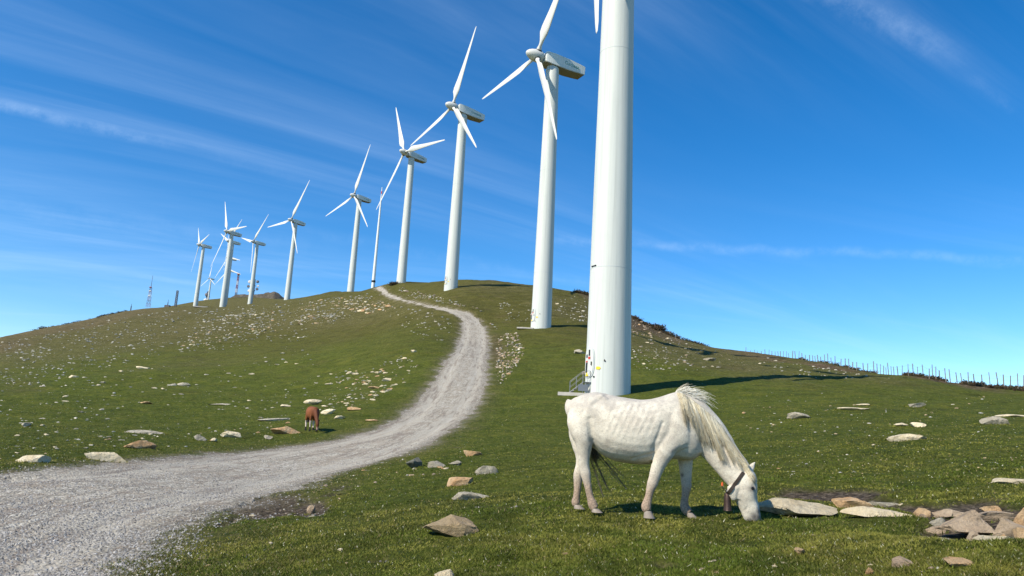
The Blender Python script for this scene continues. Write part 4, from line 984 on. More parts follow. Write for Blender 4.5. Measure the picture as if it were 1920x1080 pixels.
hgt = r.uniform(0.008, 0.020, n)*(1+0.9*np.clip(clump, 0, 1))*np.where(r.uniform(0, 1, n) < .02, 1.8, 1)*(1+1.6*tall*r.uniform(.3, 1, n)); wid = np.maximum(0.0035, 0.00075*D)*r.uniform(.7, 1.3, n)
ang = r.uniform(0, 2*np.pi, n); lean = r.uniform(0, 2*np.pi, n); la = hgt*r.uniform(.3, 1.9, n)
a = np.stack([P[:, 0]-np.cos(ang)*wid, P[:, 1]-np.sin(ang)*wid, z-0.004], 1); b = np.stack([P[:, 0]+np.cos(ang)*wid, P[:, 1]+np.sin(ang)*wid, z-0.004], 1)
c = np.stack([P[:, 0]+np.cos(lean)*la, P[:, 1]+np.sin(lean)*la, z+hgt], 1)
V = np.stack([a, b, c], 1).reshape(-1, 3); F = np.arange(3*n).reshape(-1, 3)
base_c = np.array([0.108, 0.145, 0.013]); yel = np.array([0.31, 0.27, 0.055]); drk = np.array([0.030, 0.048, 0.004])
m1 = np.clip(0.5+1.3*fbm(P[:, 0]*.7, P[:, 1]*.7, 4, 70, .6)+r.normal(0, .22, n), 0, 1)[:, None]
m2 = np.clip(0.35+1.5*fbm(P[:, 0]*2.7, P[:, 1]*2.7, 3, 75, .6)+r.normal(0, .25, n), 0, 1)[:, None]
col = base_c*(1-m1)+yel*m1*0.75+base_c*m1*.25; col = col*(1-m2*.7)+drk*m2*.7
dry = (r.uniform(0, 1, n) < 0.045+0.25*np.exp(-np.maximum(sd2, 0)/0.8))[:, None]; col = np.where(dry, np.array([0.30, 0.24, 0.11])*r.uniform(.6, 1.2, (n, 1)), col)
flw = (r.uniform(0, 1, n) < 0.011)[:, None]; col = np.where(flw, np.array([0.62, 0.60, 0.42]), col)
colv = np.repeat(np.hstack([col, np.ones((n, 1))]), 3, 0)
m_bl, t = newmat('grass_blade'); ca = t.new('ShaderNodeAttribute', attribute_name='col').outputs['Color']
t.put(t.bsdf.inputs['Base Color'], ca); t.bsdf.inputs['Roughness'].default_value = 0.75; t.bsdf.inputs['Specular IOR Level'].default_value = 0.25
tr = t.new('ShaderNodeBsdfTranslucent', i_Color=ca); mx = t.new('ShaderNodeMixShader'); mx.inputs[0].default_value = 0.25
t.l.new(t.bsdf.outputs[0], mx.inputs[1]); t.l.new(tr.outputs[0], mx.inputs[2]); t.l.new(mx.outputs[0], t.out.inputs[0])
go = mesh_np('grass', V, F, m_bl, None, False); attr(go, 'col', colv, 'FLOAT_COLOR'); tag(go, 'short cropped grass with dry tips covering the near ground', 'grass', kind='stuff'); print('blades', n)
# loose gravel
X, Y, D, P = scatter_px(90000, -30, 1000, 815, 1120, 0.55, 14)
z, sd_, nz, dirt, heath, _ = full_z(P[:, 0], P[:, 1], True); r = np.random.default_rng(18)
keep = ((sd_+nz) < r.uniform(-0.3, 0.5, len(D))) | ((dirt > .45) & (r.uniform(0, 1, len(D)) < .35)); keep &= (D < 34); keep &= fbm(P[:, 0]*1.1, P[:, 1]*1.1, 3, 90) > r.uniform(-.7, .4, len(D))
P, D, z = P[keep], D[keep], z[keep]; n = len(P)
oct_v = np.array([[1, 0, 0], [0, 1, 0], [-1, 0, 0], [0, -1, 0], [0, 0, 1], [.7, .7, .5], [-.6, .7, .6], [0, 0, -.5]], float)[:5]
oct_f = np.array([[0, 1, 4], [1, 2, 4], [2, 3, 4], [3, 0, 4]])
s = np.maximum(r.uniform(.006, .020, n)*r.uniform(.6, 1.5, n), .0011*D)[:, None, None]*r.uniform(.6, 1.3, (n, 5, 3))
V = oct_v[None]*s; V[:, :, 2] *= 0.7; a = r.uniform(0, 6.28, n); c_, s_ = np.cos(a)[:, None], np.sin(a)[:, None]
V = np.stack([V[:, :, 0]*c_-V[:, :, 1]*s_+P[:, 0:1], V[:, :, 0]*s_+V[:, :, 1]*c_+P[:, 1:2], V[:, :, 2]+z[:, None]-0.002], -1).reshape(-1, 3)
F = (oct_f[None]+(np.arange(n)*5)[:, None, None]).reshape(-1, 3)
g = r.uniform(0.10, 0.50, n)**1.15; col = np.stack([g, g*.95, g*.88, np.ones(n)], 1)
gv = mesh_np('loose_gravel', V, F, m_sc, None, False); attr(gv, 'col', np.repeat(col, 5, 0), 'FLOAT_COLOR'); tag(gv, 'loose grey gravel chips on the road and its edges', 'gravel', kind='stuff'); print('chips', n)
# heather and bramble along the skyline banks
r = np.random.default_rng(28); CL = []
def bank(pts, n, w, h0, h1):
    P_ = np.array(pts, float)
    for _ in range(n):
        u = r.uniform(0, len(P_)-1); i = int(u); f = u-i; q = P_[i]*(1-f)+P_[min(i+1, len(P_)-1)]*f
        v = ray(q[0], q[1]); a = math.atan2(v[0], v[1]); D = q[2]+r.uniform(-w, w); CL.append((D*math.sin(a), D*math.cos(a), r.uniform(h0, h1)))
bank([(1183,600,176),(1215,610,178),(1240,620,180),(1275,637,180),(1326,652,184)], 70, 4, .25, .8)
bank([(1227,610,182),(1237,618,182)], 8, 2, .9, 1.6)
bank([(1080,545,184),(1110,556,183)], 30, 3, .4, .9)
bank([(1500,675,158),(1560,684,140),(1640,697,120)], 60, 3, .15, .5)
bank([(1690,700,109),(1740,708,101),(1770,714,96)], 50, 2, .15, .5); bank([(1800,720,91),(1860,726,85),(1935,734,78)], 70, 2, .2, .5)
bank([(60,622,308),(180,598,392),(240,584,445)], 60, 8, .3, .9)
bank([(735,531,232),(745,531,233)], 12, 2, .5, 1.1)
V = []; C_ = []
for (x, y, hh) in CL:
    m = 130; zc = gz(x, y); pts = r.normal(0, .42, (m, 3))*np.array([hh*1.5, hh*1.3, hh*.55])+[x, y, zc+hh*.35]
    sz = hh*r.uniform(.08, .2, (m, 1, 1)); tri = r.normal(0, 1, (m, 3, 3))*sz+pts[:, None]; V.append(tri.reshape(-1, 3))
    cc = np.array([[0.045, 0.04, 0.018], [0.09, 0.05, 0.03], [0.03, 0.04, 0.014], [0.13, 0.09, 0.05]])[r.integers(0, 4, m)]; C_.append(np.repeat(np.hstack([cc, np.ones((m, 1))]), 3, 0))
V = np.concatenate(V); ho = mesh_np('heather', V, np.arange(len(V)).reshape(-1, 3), m_bl, None, False); attr(ho, 'col', np.concatenate(C_), 'FLOAT_COLOR')
tag(ho, 'dark brown heather and bramble along the skyline banks', 'heather', kind='stuff')
# ------------------------------------------------------------------ animals: closed lofts fused into one skin
def ring_loft(rings, seg=26, cap=True):
    """rings: list of (centre, axis1 vector, axis2 vector, exponent)"""
    V = []
    for (c, a1, a2, e) in rings:
        for k in range(seg):
            a = 2*math.pi*k/seg; cc, ss = math.cos(a), math.sin(a)
            V.append(Vector(c)+Vector(a1)*math.copysign(abs(cc)**(2/e), cc)+Vector(a2)*math.copysign(abs(ss)**(2/e), ss))
    n = len(rings)
    F = [(i*seg+k, i*seg+(k+1) % seg, (i+1)*seg+(k+1) % seg, (i+1)*seg+k) for i in range(n-1) for k in range(seg)]
    V.append(Vector(rings[0][0])); V.append(Vector(rings[-1][0]))
    F += [((k+1) % seg, k, n*seg) for k in range(seg)]+[((n-1)*seg+k, (n-1)*seg+(k+1) % seg, n*seg+1) for k in range(seg)]
    return V, F
def smooth_nodes(nodes, sub=4):
    """Catmull-Rom through tuples"""
    N = [np.array(q, float) for q in nodes]; o = []
    for i in range(len(N)-1):
        p0 = N[max(i-1, 0)]; p1_, p2_ = N[i], N[i+1]; p3 = N[min(i+2, len(N)-1)]
        for k in range(sub):
            u = k/sub; o.append(0.5*((2*p1_)+(-p0+p2_)*u+(2*p0-5*p1_+4*p2_-p3)*u*u+(-p0+3*p1_-3*p2_+p3)*u**3))
    o.append(N[-1]); return o
def limb(nodes, e=2.0, sub=4, rot=0.0):
    """nodes (x,y,z,r_inplane,r_side): rings across the path, side axis is Y"""
    S = smooth_nodes(nodes, sub); R = []
    for i, q in enumerate(S):
        t = Vector(S[min(i+1, len(S)-1)][:3]-S[max(i-1, 0)][:3]); t.normalize()
        side = Vector((0, 1, 0)); side = (side-t*side.dot(t)).normalized(); a = side.cross(t)
        if rot: cr, sr = math.cos(rot), math.sin(rot); a, side = a*cr+side*sr, side*cr-a*sr
        R.append((q[:3], a*max(q[3], .004), side*max(q[4], .004), e))
    return ring_loft(R)
def fuse(name, parts, voxel, mat, parent, it=6):
    mb = MB()
    for V, F in parts: mb.add(V, F)
    tmp = mb.build('tmp', mat, None, True, False)
    b = bmesh.new(); b.from_mesh(tmp.data); bmesh.ops.recalc_face_normals(b, faces=list(b.faces)); b.to_mesh(tmp.data); b.free()
    r = tmp.modifiers.new('r', 'REMESH'); r.mode = 'VOXEL'; r.voxel_size = voxel
    s = tmp.modifiers.new('s', 'SMOOTH'); s.factor = 0.5; s.iterations = it
    bpy.context.view_layer.update()
    me = bpy.data.meshes.new_from_object(tmp.evaluated_get(bpy.context.evaluated_depsgraph_get())); me.name = name
    bpy.data.objects.remove(tmp)
    me.polygons.foreach_set('use_smooth', np.ones(len(me.polygons), bool))
    me.materials.clear(); me.materials.append(mat)
    o = bpy.data.objects.new(name, me); return link(o, parent)
def get_vn(me):
    n = len(me.vertices); c = np.empty(n*3, np.float32); me.vertices.foreach_get('co', c); c = c.reshape(-1, 3)
    nn = np.empty(n*3, np.float32); me.vertices.foreach_get('normal', nn); return c.astype(float), nn.reshape(-1, 3).astype(float)

# the white horse; traced points are converted to metres in the horse's own upright plane
HD = 7.7; HA = math.atan2(ray(1235, 900)[0], ray(1235, 900)[1])
hx_ = np.array([math.cos(HA), -math.sin(HA), 0]); hn_ = np.array([math.sin(HA), math.cos(HA), 0])
HO = hn_*HD; HO[2] = gz(HO[0], HO[1])
def hp(zx, zy, yo=0.0):
    v = ray(1020+zx/3.6, 700+zy/3.6); P = v*((HD+yo)/float(v@hn_)); d = P-HO
    return float(d@hx_), yo, float(d[2])
ZM = 1/(3.6*FPX)*HD*1.0          # one traced unit in metres
def L(nodes, **kw):
    o = []
    for (zx, zy, r, yo, ry) in nodes: x, y, z = hp(zx, zy, yo); o.append((x, y, z, r*ZM, ry))
    return limb(o, **kw)
horse = empty('horse', tuple(HO)); horse.rotation_euler = (0, 0, -HA)
tag(horse, 'white horse with cream mane grazing sideways in front of the nearest turbine', 'horse')
m_horse, t = newmat('horse_coat')
hz = t.new('ShaderNodeSeparateXYZ', i_0=t.oc)
fine = t.noise(t.mapping(t.oc, scale=(1, 1, 1.2)), 60, 5, 0.75); med = t.noise(t.oc, 6, 5, 0.68, 0.4); spot = t.voro(t.oc, 55)
c = t.mix(t.smooth(med, 0.36, 0.68), (0.68, 0.62, 0.50), (0.50, 0.44, 0.35))
c = t.mix(t.math('MULTIPLY', t.smooth(fine, 0.49, 0.66), 0.45), c, (0.26, 0.225, 0.19))
fleck = t.math('MULTIPLY', t.math('SUBTRACT', 1.0, t.smooth(spot, 0.10, 0.22)), t.smooth(t.noise(t.oc, 4, 3, .6), 0.38, 0.55))
c = t.mix(t.math('MULTIPLY', fleck, 0.55), c, (0.13, 0.11, 0.09))
backm = t.smooth(t.math('ADD', hz.outputs[2], t.math('MULTIPLY', t.math('SUBTRACT', med, .5), .5)), 0.92, 1.18)
c = t.mix(t.math('MULTIPLY', backm, 0.45), c, (0.30, 0.285, 0.265))
legm = t.math('MULTIPLY', getattr_(t, 'legs'), t.math('SUBTRACT', 1.0, t.smooth(t.math('ADD', hz.outputs[2], t.math('MULTIPLY', t.math('SUBTRACT', med, .5), .3)), 0.18, 0.50)))
c = t.mix(t.math('MULTIPLY', legm, 0.85), c, t.mix(t.smooth(fine, .4, .62), (0.38, 0.25, 0.165), (0.15, 0.095, 0.06)))
mm = getattr_(t, 'dark'); c = t.mix(mm, c, (0.060, 0.052, 0.048))
t.put(t.bsdf.inputs['Base Color'], c); t.bsdf.inputs['Roughness'].default_value = 0.75
bump(t, t.math('ADD', t.noise(t.mapping(t.oc, scale=(1, 1, .5)), 90, 4, .7), t.math('MULTIPLY', t.noise(t.oc, 14, 6, .72), 1.6)), 0.38, 0.013)
# trunk rings: traced x, top, bottom, half width
TR = [(160,250,300,.07),(172,196,345,.13),(195,168,430,.185),(235,150,480,.225),(290,134,492,.245),(340,127,505,.25),(390,133,548,.258),(450,146,580,.275),(520,160,600,.285),(590,172,611,.288),(650,177,616,.285),(710,174,612,.272),(765,164,600,.255),(815,148,588,.235),(860,132,582,.215),(905,124,580,.20),(950,140,585,.19),(990,178,588,.175),(1025,240,575,.15),(1052,320,548,.11),(1062,400,500,.06)]
def trunk_rings(T):
    R = []
    for q in smooth_nodes(T, 3):
        x0, _, zt = hp(q[0], q[1]); _, _, zb = hp(q[0], q[2]); xm, _, _ = hp(q[0], (q[1]+q[2])/2)
        R.append(((xm, 0, (zt+zb)/2), Vector((0, 0, (zt-zb)/2)), Vector((0, q[3], 0)), 2.25))
    return ring_loft(R)
parts = [trunk_rings(TR)]
# neck and head
parts.append(L([(900,320,190,0,.13),(980,345,180,0,.135),(1060,390,150,0,.115),(1120,440,128,0,.10),(1185,520,108,0,.088),(1245,600,100,0,.082),(1295,665,96,0,.085),(1330,715,88,0,.095)]))
parts.append(L([(1322,672,66,0,.062),(1335,705,88,0,.095),(1345,760,84,0,.100),(1356,815,75,0,.094),(1371,865,64,0,.078),(1387,908,59,0,.067),(1399,948,55,0,.062),(1409,982,49,0,.058),(1413,1006,32,0,.042)], e=2.7, rot=rad(20)))
parts.append(L([(1285,760,44,-.062,.035),(1290,800,46,-.062,.032),(1305,850,34,-.05,.025)]))   # near cheek
parts.append(L([(1285,760,44,.062,.035),(1290,800,46,.062,.032),(1305,850,34,.05,.025)]))
parts.append(L([(1402,752,12,-.082,.018),(1418,775,15,-.078,.018),(1420,800,10,-.072,.015)]))    # eye ridge
parts.append(L([(1378,660,17,-.045,.018),(1372,632,19,-.055,.016),(1366,612,10,-.06,.010),(1362,600,3,-.062,.004)]))   # ears
parts.append(L([(1388,668,18,.035,.018),(1402,632,19,.045,.017),(1415,612,11,.05,.012),(1425,597,3,.052,.005)]))
# near (right) fore leg
parts.append(L([(880,330,60,-.15,.05),(868,400,88,-.155,.065),(845,455,86,-.16,.07),(815,520,68,-.165,.07),(785,590,50,-.165,.058),(762,650,41,-.16,.046),(742,715,35,-.155,.040),(730,750,34,-.155,.040),(718,785,27,-.155,.033),(706,835,24,-.155,.029),(694,880,30,-.155,.034),(690,905,32,-.155,.036),(700,930,27,-.155,.033)]))
# far fore leg, forward
parts.append(L([(930,460,80,.13,.06),(948,540,58,.14,.062),(955,600,47,.145,.055),(957,665,40,.15,.047),(960,730,34,.15,.041),(962,765,33,.15,.040),(957,800,26,.15,.032),(950,850,24,.15,.029),(948,892,29,.15,.034),(958,918,32,.15,.036),(980,942,27,.15,.033)]))
# near hind leg
parts.append(L([(265,260,95,-.14,.07),(258,330,100,-.16,.085),(262,400,82,-.165,.085),(270,460,60,-.165,.075),(272,520,47,-.16,.06),(270,580,38,-.155,.046),(272,630,34,-.15,.040),(280,675,34,-.15,.040),(288,720,28,-.15,.034),(300,780,23,-.15,.029),(312,835,23,-.15,.029),(324,873,29,-.15,.034),(332,895,30,-.15,.034),(345,915,27,-.15,.033)]))
# far hind leg
parts.append(L([(235,300,70,.13,.07),(228,400,62,.15,.075),(240,480,52,.155,.062),(252,550,40,.155,.05),(246,620,32,.15,.042),(232,680,33,.15,.041),(228,730,29,.15,.036),(225,790,24,.15,.029),(218,840,24,.15,.030),(214,868,29,.15,.034),(222,888,28,.15,.033)]))
# haunch, hip point, shoulder, breast, wither
parts.append(L([(205,215,45,-.09,.06),(240,270,85,-.12,.09),(275,350,95,-.125,.10),(300,430,70,-.12,.08)]))
parts.append(L([(205,215,45,.09,.06),(240,270,85,.12,.09),(275,350,95,.125,.10),(300,430,70,.12,.08)]))
parts.append(L([(355,165,20,-.11,.04),(392,172,30,-.15,.045),(425,195,22,-.16,.035)]))
parts.append(L([(355,165,20,.11,.04),(392,172,30,.15,.045),(425,195,22,.16,.035)]))
parts.append(L([(925,190,45,-.09,.05),(905,270,70,-.14,.06),(885,350,80,-.165,.06),(900,430,85,-.16,.06),(930,500,70,-.12,.06)]))
parts.append(L([(965,420,80,0,.13),(1010,480,72,0,.13),(1020,540,50,0,.10)]))
parts.append(L([(172,176,14,0,.028),(164,200,20,0,.030),(160,235,20,0,.028),(163,275,14,0,.02)]))    # dock
body = fuse('body', parts, 0.0088, m_horse, horse, 7)
P, Nn = get_vn(body.data)
def Xz(zx): return hp(zx, 400)[0]
def Zz(zy): return hp(600, zy)[2]
# ribs, muscle grooves and small irregularities
u = P[:, 0]+0.42*(Zz(250)-P[:, 2])
ribm = sstep(P[:, 0], Xz(400), Xz(470))*(1-sstep(P[:, 0], Xz(730), Xz(800)))*sstep(P[:, 2], Zz(470), Zz(380))*(1-sstep(P[:, 2], Zz(230), Zz(170)))*(np.abs(P[:, 1]) > .1)
dsp = 0.0013*ribm*np.sin(u*2*math.pi/0.062)
dsp += 0.004*fbm(P[:, 0]*7, P[:, 2]*7, 3, 101)*(P[:, 2] > .5)
def groove(a, b, w, dep):
    ax, az_ = Xz(a[0]), Zz(a[1]); bx, bz = Xz(b[0]), Zz(b[1]); e = np.array([bx-ax, bz-az_]); LL = e@e
    q = np.stack([P[:, 0]-ax, P[:, 2]-az_], 1); tt = np.clip(q@e/LL, 0, 1); d = np.hypot(*(q-tt[:, None]*e).T)
    return -dep*np.exp(-(d/w)**2)*(P[:, 1] < -0.05)
dsp += groove((800,330), (740,500), .02, .010)+groove((745,500), (740,590), .02, .008)+groove((745,530), (600,575), .012, .006)
dsp += groove((320,330), (335,470), .03, .012)+groove((420,160), (340,230), .025, .010)+groove((880,520), (960,470), .02, .008)
dsp += groove((1305,740), (1290,830), .012, .006)+groove((1360,850), (1310,950), .010, .005)+groove((300,180), (270,300), .02, .004)
P2 = P+Nn*dsp[:, None]; body.data.vertices.foreach_set('co', P2.astype(np.float32).ravel()); body.data.update()
hd = lambda zx, zy: hp(zx, zy)
mz = Zz(0)
dark = np.zeros(len(P))
def darkspot(zx, zy, r, k, yc=None):
    x, _, z = hp(zx, zy); d = np.hypot(P[:, 0]-x, P[:, 2]-z); m = k*np.exp(-(d/(r*ZM))**2)
    if yc is not None: m = m*(P[:, 1]*yc > 0)
    np.maximum(dark, m, out=dark)
darkspot(1415, 965, 34, .95); darkspot(1385, 985, 24, .8); darkspot(1444, 930, 20, .85); darkspot(1440, 965, 24, .9); darkspot(1425, 700, 26, .35); darkspot(1436, 830, 26, .3); darkspot(1375, 940, 22, .3); darkspot(1400, 774, 22, .8, -1); darkspot(935, 690, 12, .9, 1); darkspot(335, 480, 30, .35)
attr(body, 'dark', np.clip(dark, 0, 1)); attr(body, 'legs', 1-sstep(P[:, 0], Xz(1100), Xz(1180)))
m_hoof = plain('hoof_horn', (0.26, 0.215, 0.17), 0.6, var=.3, scale=30); m_eye, t = newmat('eye'); t.bsdf.inputs['Base Color'].default_value = (.012, .01, .01, 1); t.bsdf.inputs['Roughness'].default_value = .1
for (x0, y0, x1, y1, yo) in ((344,912,352,938,-.15),(222,886,232,914,.15),(700,928,703,976,-.155),(978,940,1000,980,.15)):
    a = Vector(hp(x0, y0, yo)); b = Vector(hp(x1, y1, yo)); gl_ = b.copy()
    mb = MB(); S = [(0, .034, .031), (.3, .040, .037), (.75, .049, .044), (1.0, .055, .047)]
    R = [(a.lerp(b, f)+Vector((0.010*f, 0, 0)), Vector((ra_, 0, 0)), Vector((0, rb_, 0)), 2.2) for f, ra_, rb_ in S]
    V, F = ring_loft(R, 20); mb.add(V, F); mb.build('hoof', m_hoof, horse, True)
    w_ = horse.matrix_basis @ b; bpy.context.view_layer.update(); w_ = horse.matrix_world @ b
    print('hoof gap', round(w_.z-gz(w_.x, w_.y), 3))
bvh = BVHTree.FromPolygons([Vector(p) for p in P2], [tuple(p.vertices) for p in body.data.polygons])
def near_y(x, z):
    h_ = bvh.ray_cast(Vector((x, -1.5, z)), Vector((0, 1, 0))); return h_[0].y if h_[0] is not None else None
eb = MB(); x, _, z = hp(1400, 772); ey = near_y(x, z)
eb.lathe([(0.002, -.017), (.012, -.013), (.017, 0), (.012, .013), (.002, .017)], 16, Matrix.Translation((x, ey+.004, z)) @ Matrix.Rotation(rad(90), 4, 'X')); eb.build('eye', m_eye, horse)
# hair
m_hair, t = newmat('mane_hair'); ca = t.new('ShaderNodeAttribute', attribute_name='col').outputs['Color']
t.put(t.bsdf.inputs['Base Color'], ca); t.bsdf.inputs['Roughness'].default_value = 0.6
def strand_mesh(name, strands, parent, mat=m_hair):
    V = []; F = []; C = []
    for pts, r0_, r1_, col in strands:
        n = len(pts); b = len(V)
        for i, p in enumerate(pts):
            tt = (pts[min(i+1, n-1)]-pts[max(i-1, 0)]).normalized(); s = tt.cross(Vector((0, 1, 0)))
            s = s.normalized() if s.length > .05 else Vector((1, 0, 0)); w = s.cross(tt); r = r0_+(r1_-r0_)*(i/(n-1))
            for k in range(3):
                a = 2*math.pi*k/3; V.append(p+s*r*math.cos(a)+w*r*math.sin(a)); C.append((*col, 1))
        F += [(b+i*3+k, b+i*3+(k+1) % 3, b+(i+1)*3+(k+1) % 3, b+(i+1)*3+k) for i in range(n-1) for k in range(3)]
    o = mesh_np(name, np.array([v[:] for v in V]), np.array(F), mat, parent, True); attr(o, 'col', np.array(C), 'FLOAT_COLOR'); return o
CREST = [(905,130),(945,140),(985,165),(1040,207),(1080,237),(1112,264),(1160,310),(1206,358),(1261,450),(1316,552),(1368,628)]
rs = random.Random(7); SS = []
def crest_at(s):
    i = min(int(s), len(CREST)-2); f = s-i; a, b = CREST[i], CREST[i+1]; return a[0]*(1-f)+b[0]*f, a[1]*(1-f)+b[1]*f
def haircol(l):
    k = rs.random()*.6+l*.4; base = (0.36, 0.28, 0.16) if k < .22 else ((0.62, 0.54, 0.36) if k < .62 else (0.72, 0.67, 0.52)); q = rs.uniform(.75, 1.1); return tuple(c*q for c in base)  # darkest tone paints the shadow between locks into the strand colour
LK = []
for i in range(64):
    s = 0.35+9.5*(i+rs.uniform(-.4, .4))/64; s = min(max(s, .1), 9.95); cxz = crest_at(s); x, _, z = hp(cxz[0]-10, cxz[1]+10)
    Ln = (0.46+0.12*math.sin(i*1.7)) if s < 6.5 else max(0.20, 0.46-0.075*(s-6.5))
    if s < 1.5: Ln *= .75
    Ln *= rs.uniform(.8, 1.12); dirx = 0.16+0.055*s+rs.uniform(-.13, .13); LK.append((s, x, z, Ln, dirx, rs.random(), rs.uniform(.002, .018)))
for i in range(4300):
    s, x0, z0, Ln, dirx, lc, loff = LK[rs.randrange(len(LK))]; ds = rs.gauss(0, .16); cxz = crest_at(min(max(s+ds, .05), 9.97)); xr, _, zr = hp(cxz[0]-rs.uniform(2, 14), cxz[1]+rs.uniform(2, 14))
    Lk = Ln*rs.uniform(.7, 1.05); pts = []; off = .004+loff+rs.uniform(0, .010); n = 9; y = None; wv = lc*6; tw = rs.gauss(0, .009)
    gx_, gz_ = x0, z0
    for k in range(n):
        u_ = k/(n-1); c_l = u_**.6*.82
        x = (xr+(gx_-x0))*(1-c_l)+gx_*c_l+tw*u_; z = (zr+(gz_-z0))*(1-c_l)+gz_*c_l
        yy = near_y(x, z)
        if yy is None: yy = (y if y is not None else -0.02)
        elif y is not None and yy > y+0.025: yy = y+0.025
        y = yy; pts.append(Vector((x, y-off*(0.35+u_), z)))
        d = Vector((dirx+0.09*math.sin(wv+k*.8), -0.95)).normalized(); gx_ += d.x*Lk/n; gz_ += d.y*Lk/n
    SS.append((pts, 0.0022, 0.0007, haircol(lc)))
# fringe standing along the crest and the ruffled tuft on the withers
for i in range(330):
    s = rs.uniform(.2, 9.8); cxz = crest_at(s); x, _, z = hp(cxz[0]-6, cxz[1]+6); pts = []; Ln = rs.uniform(.05, .13); a = rad(rs.uniform(-35, 12)-s*4); y = rs.uniform(-.02, .02)
    for k in range(6):
        pts.append(Vector((x, y, z))); x += math.cos(a)*Ln/5; z += math.sin(a)*Ln/5; a -= .22; y += rs.uniform(-.004, .003)
    SS.append((pts, 0.0026, 0.0009, (0.66, 0.64, 0.57)))
for i in range(420):
    zx = rs.uniform(880, 985); zy = np.interp(zx, [880, 930, 985], [140, 138, 175]); x, _, z = hp(zx, zy+8); y = rs.uniform(-.05, .04)
    a = rad(rs.uniform(20, 80)-(zx-880)*.42); Ln = rs.uniform(.09, .24)*(0.75+0.5*(zx-880)/105); pts = []; cv_ = rs.uniform(.14, .26)
    for k in range(7):
        pts.append(Vector((x, y, z))); x += math.cos(a)*Ln/6; z += math.sin(a)*Ln/6; a -= cv_; y += rs.uniform(-.006, .003)
    SS.append((pts, 0.0030, 0.0008, (0.70, 0.68, 0.60) if rs.random() < .7 else (0.60, 0.54, 0.40)))
strand_mesh('mane', SS, horse)
TL = []
for i in range(260):
    x, _, z = hp(168+rs.uniform(-6, 8), 215+rs.uniform(-25, 60)); x += .012
    wisp = rs.random() < .16; tgt = [(545,700),(560,785),(520,760),(460,828),(400,838),(500,690),(430,780)][rs.randrange(7)]
    e = Vector(hp(*(tgt if wisp else (360+rs.uniform(-34, 28), 560+rs.uniform(-10, 45))), .22+rs.uniform(-.03, .05)))
    a = Vector((x, rs.uniform(.0, .05), z)); b = Vector(hp(205+rs.uniform(-12, 12), 340, .26+rs.uniform(-.02, .04))); c = Vector(hp(300+rs.uniform(-20, 20), 470+rs.uniform(-15, 25), .25+rs.uniform(-.03, .05)))
    pts = []
    for k in range(11):
        u_ = k/10; pts.append(a*(1-u_)**3+b*3*u_*(1-u_)**2+c*3*u_*u_*(1-u_)+e*u_**3+Vector((0, 0, 0.01*math.sin(k+i))))
    g = rs.uniform(.6, 1.2); TL.append((pts, 0.0022, .0012 if wisp else .0009, (0.10*g, 0.085*g, 0.065*g) if (wisp or rs.random() < .8) else (0.3, 0.27, 0.2)))
strand_mesh('tail', TL, horse)
# collar with its bell, worn by the horse
m_leather = plain('dark_leather', (0.045, 0.03, 0.02), 0.6, var=.4, scale=40); m_bell = plain('rusty_bell_metal', (0.075, 0.045, 0.035), 0.5, 0.6, .35, 25, .3)
m_or = plain('orange_plastic', (0.72, 0.13, 0.03), 0.5)
col_ = empty('bell_collar', tuple(HO)); col_.rotation_euler = (0, 0, -HA); tag(col_, 'dark leather collar with a long brown bell and orange tag, worn round the horse\'s throat', 'bell collar')
A1 = Vector(hp(1338, 668)); A2 = Vector(hp(1236, 808)); mid = (A1+A2)/2; ax1 = (A1-A2)/2
V = []; F = []; N = 56; wdt = (ax1.normalized().cross(Vector((0, 1, 0))))*0.016
for k in range(N):
    a = 2*math.pi*k/N; cc, ss = math.cos(a), math.sin(a)
    p = mid+ax1*math.copysign(abs(cc)**.85, cc)+Vector((0, 0.110*math.copysign(abs(ss)**.85, ss), 0)); yy = near_y(p.x, p.z)
    if ss < -.05 and yy is not None: p.y = min(p.y*0.6, yy-.006) if abs(ss) < .5 else yy-.006
    rdir = (p-mid).normalized()
    for (sg, o_) in ((-1, 0), (1, 0), (1, .006), (-1, .006)): V.append(p+wdt*sg+rdir*o_-Vector((0, .002, 0)))
F = [(k*4+q, k*4+(q+1) % 4, ((k+1) % N)*4+(q+1) % 4, ((k+1) % N)*4+q) for k in range(N) for q in range(4)]
mb = MB(); mb.add(V, F); mb.build('strap', m_leather, col_)
B0 = Vector(hp(1236, 806, -.03)); B1 = Vector(hp(1240, 926, -.03))
ax_ = (B1-B0).normalized(); M = Matrix.Translation(B0) @ ax_.to_track_quat('Z', 'Y').to_matrix().to_4x4() @ Matrix.Diagonal((1, .72, 1, 1))
hb = (B1-B0).length
bell = MB().lathe([(.012, .0), (.034, .006), (.042, .03), (.046, hb*.5), (.052, hb*.93), (.056, hb), (.051, hb), (.04, hb*.5), (.03, .02)], 28, M).build('bell', m_bell, col_)
MB().tube([M @ Vector((0, 0, .02)), M @ Vector((.004, 0, hb*.95)), M @ Vector((.004, 0, hb*1.03))], [.005, .005, .010], 8).build('clapper', m_dark, bell)
MB().tube([M @ Vector((-.02, 0, .004)), M @ Vector((-.014, 0, -.02)), M @ Vector((.014, 0, -.02)), M @ Vector((.02, 0, .004))], .005, 8).build('bell_loop', m_steel, col_)
O_ = Vector(hp(1203, 748, -.05))
MB().box(O_, (.020, .016, .042), None, 0.8, .006).build('tag', m_or, col_)
MB().tube([O_-Vector((0, 0, .02)), Vector(hp(1216, 782, -.05)), B0], .004, 6).build('cord', m_leather, col_)

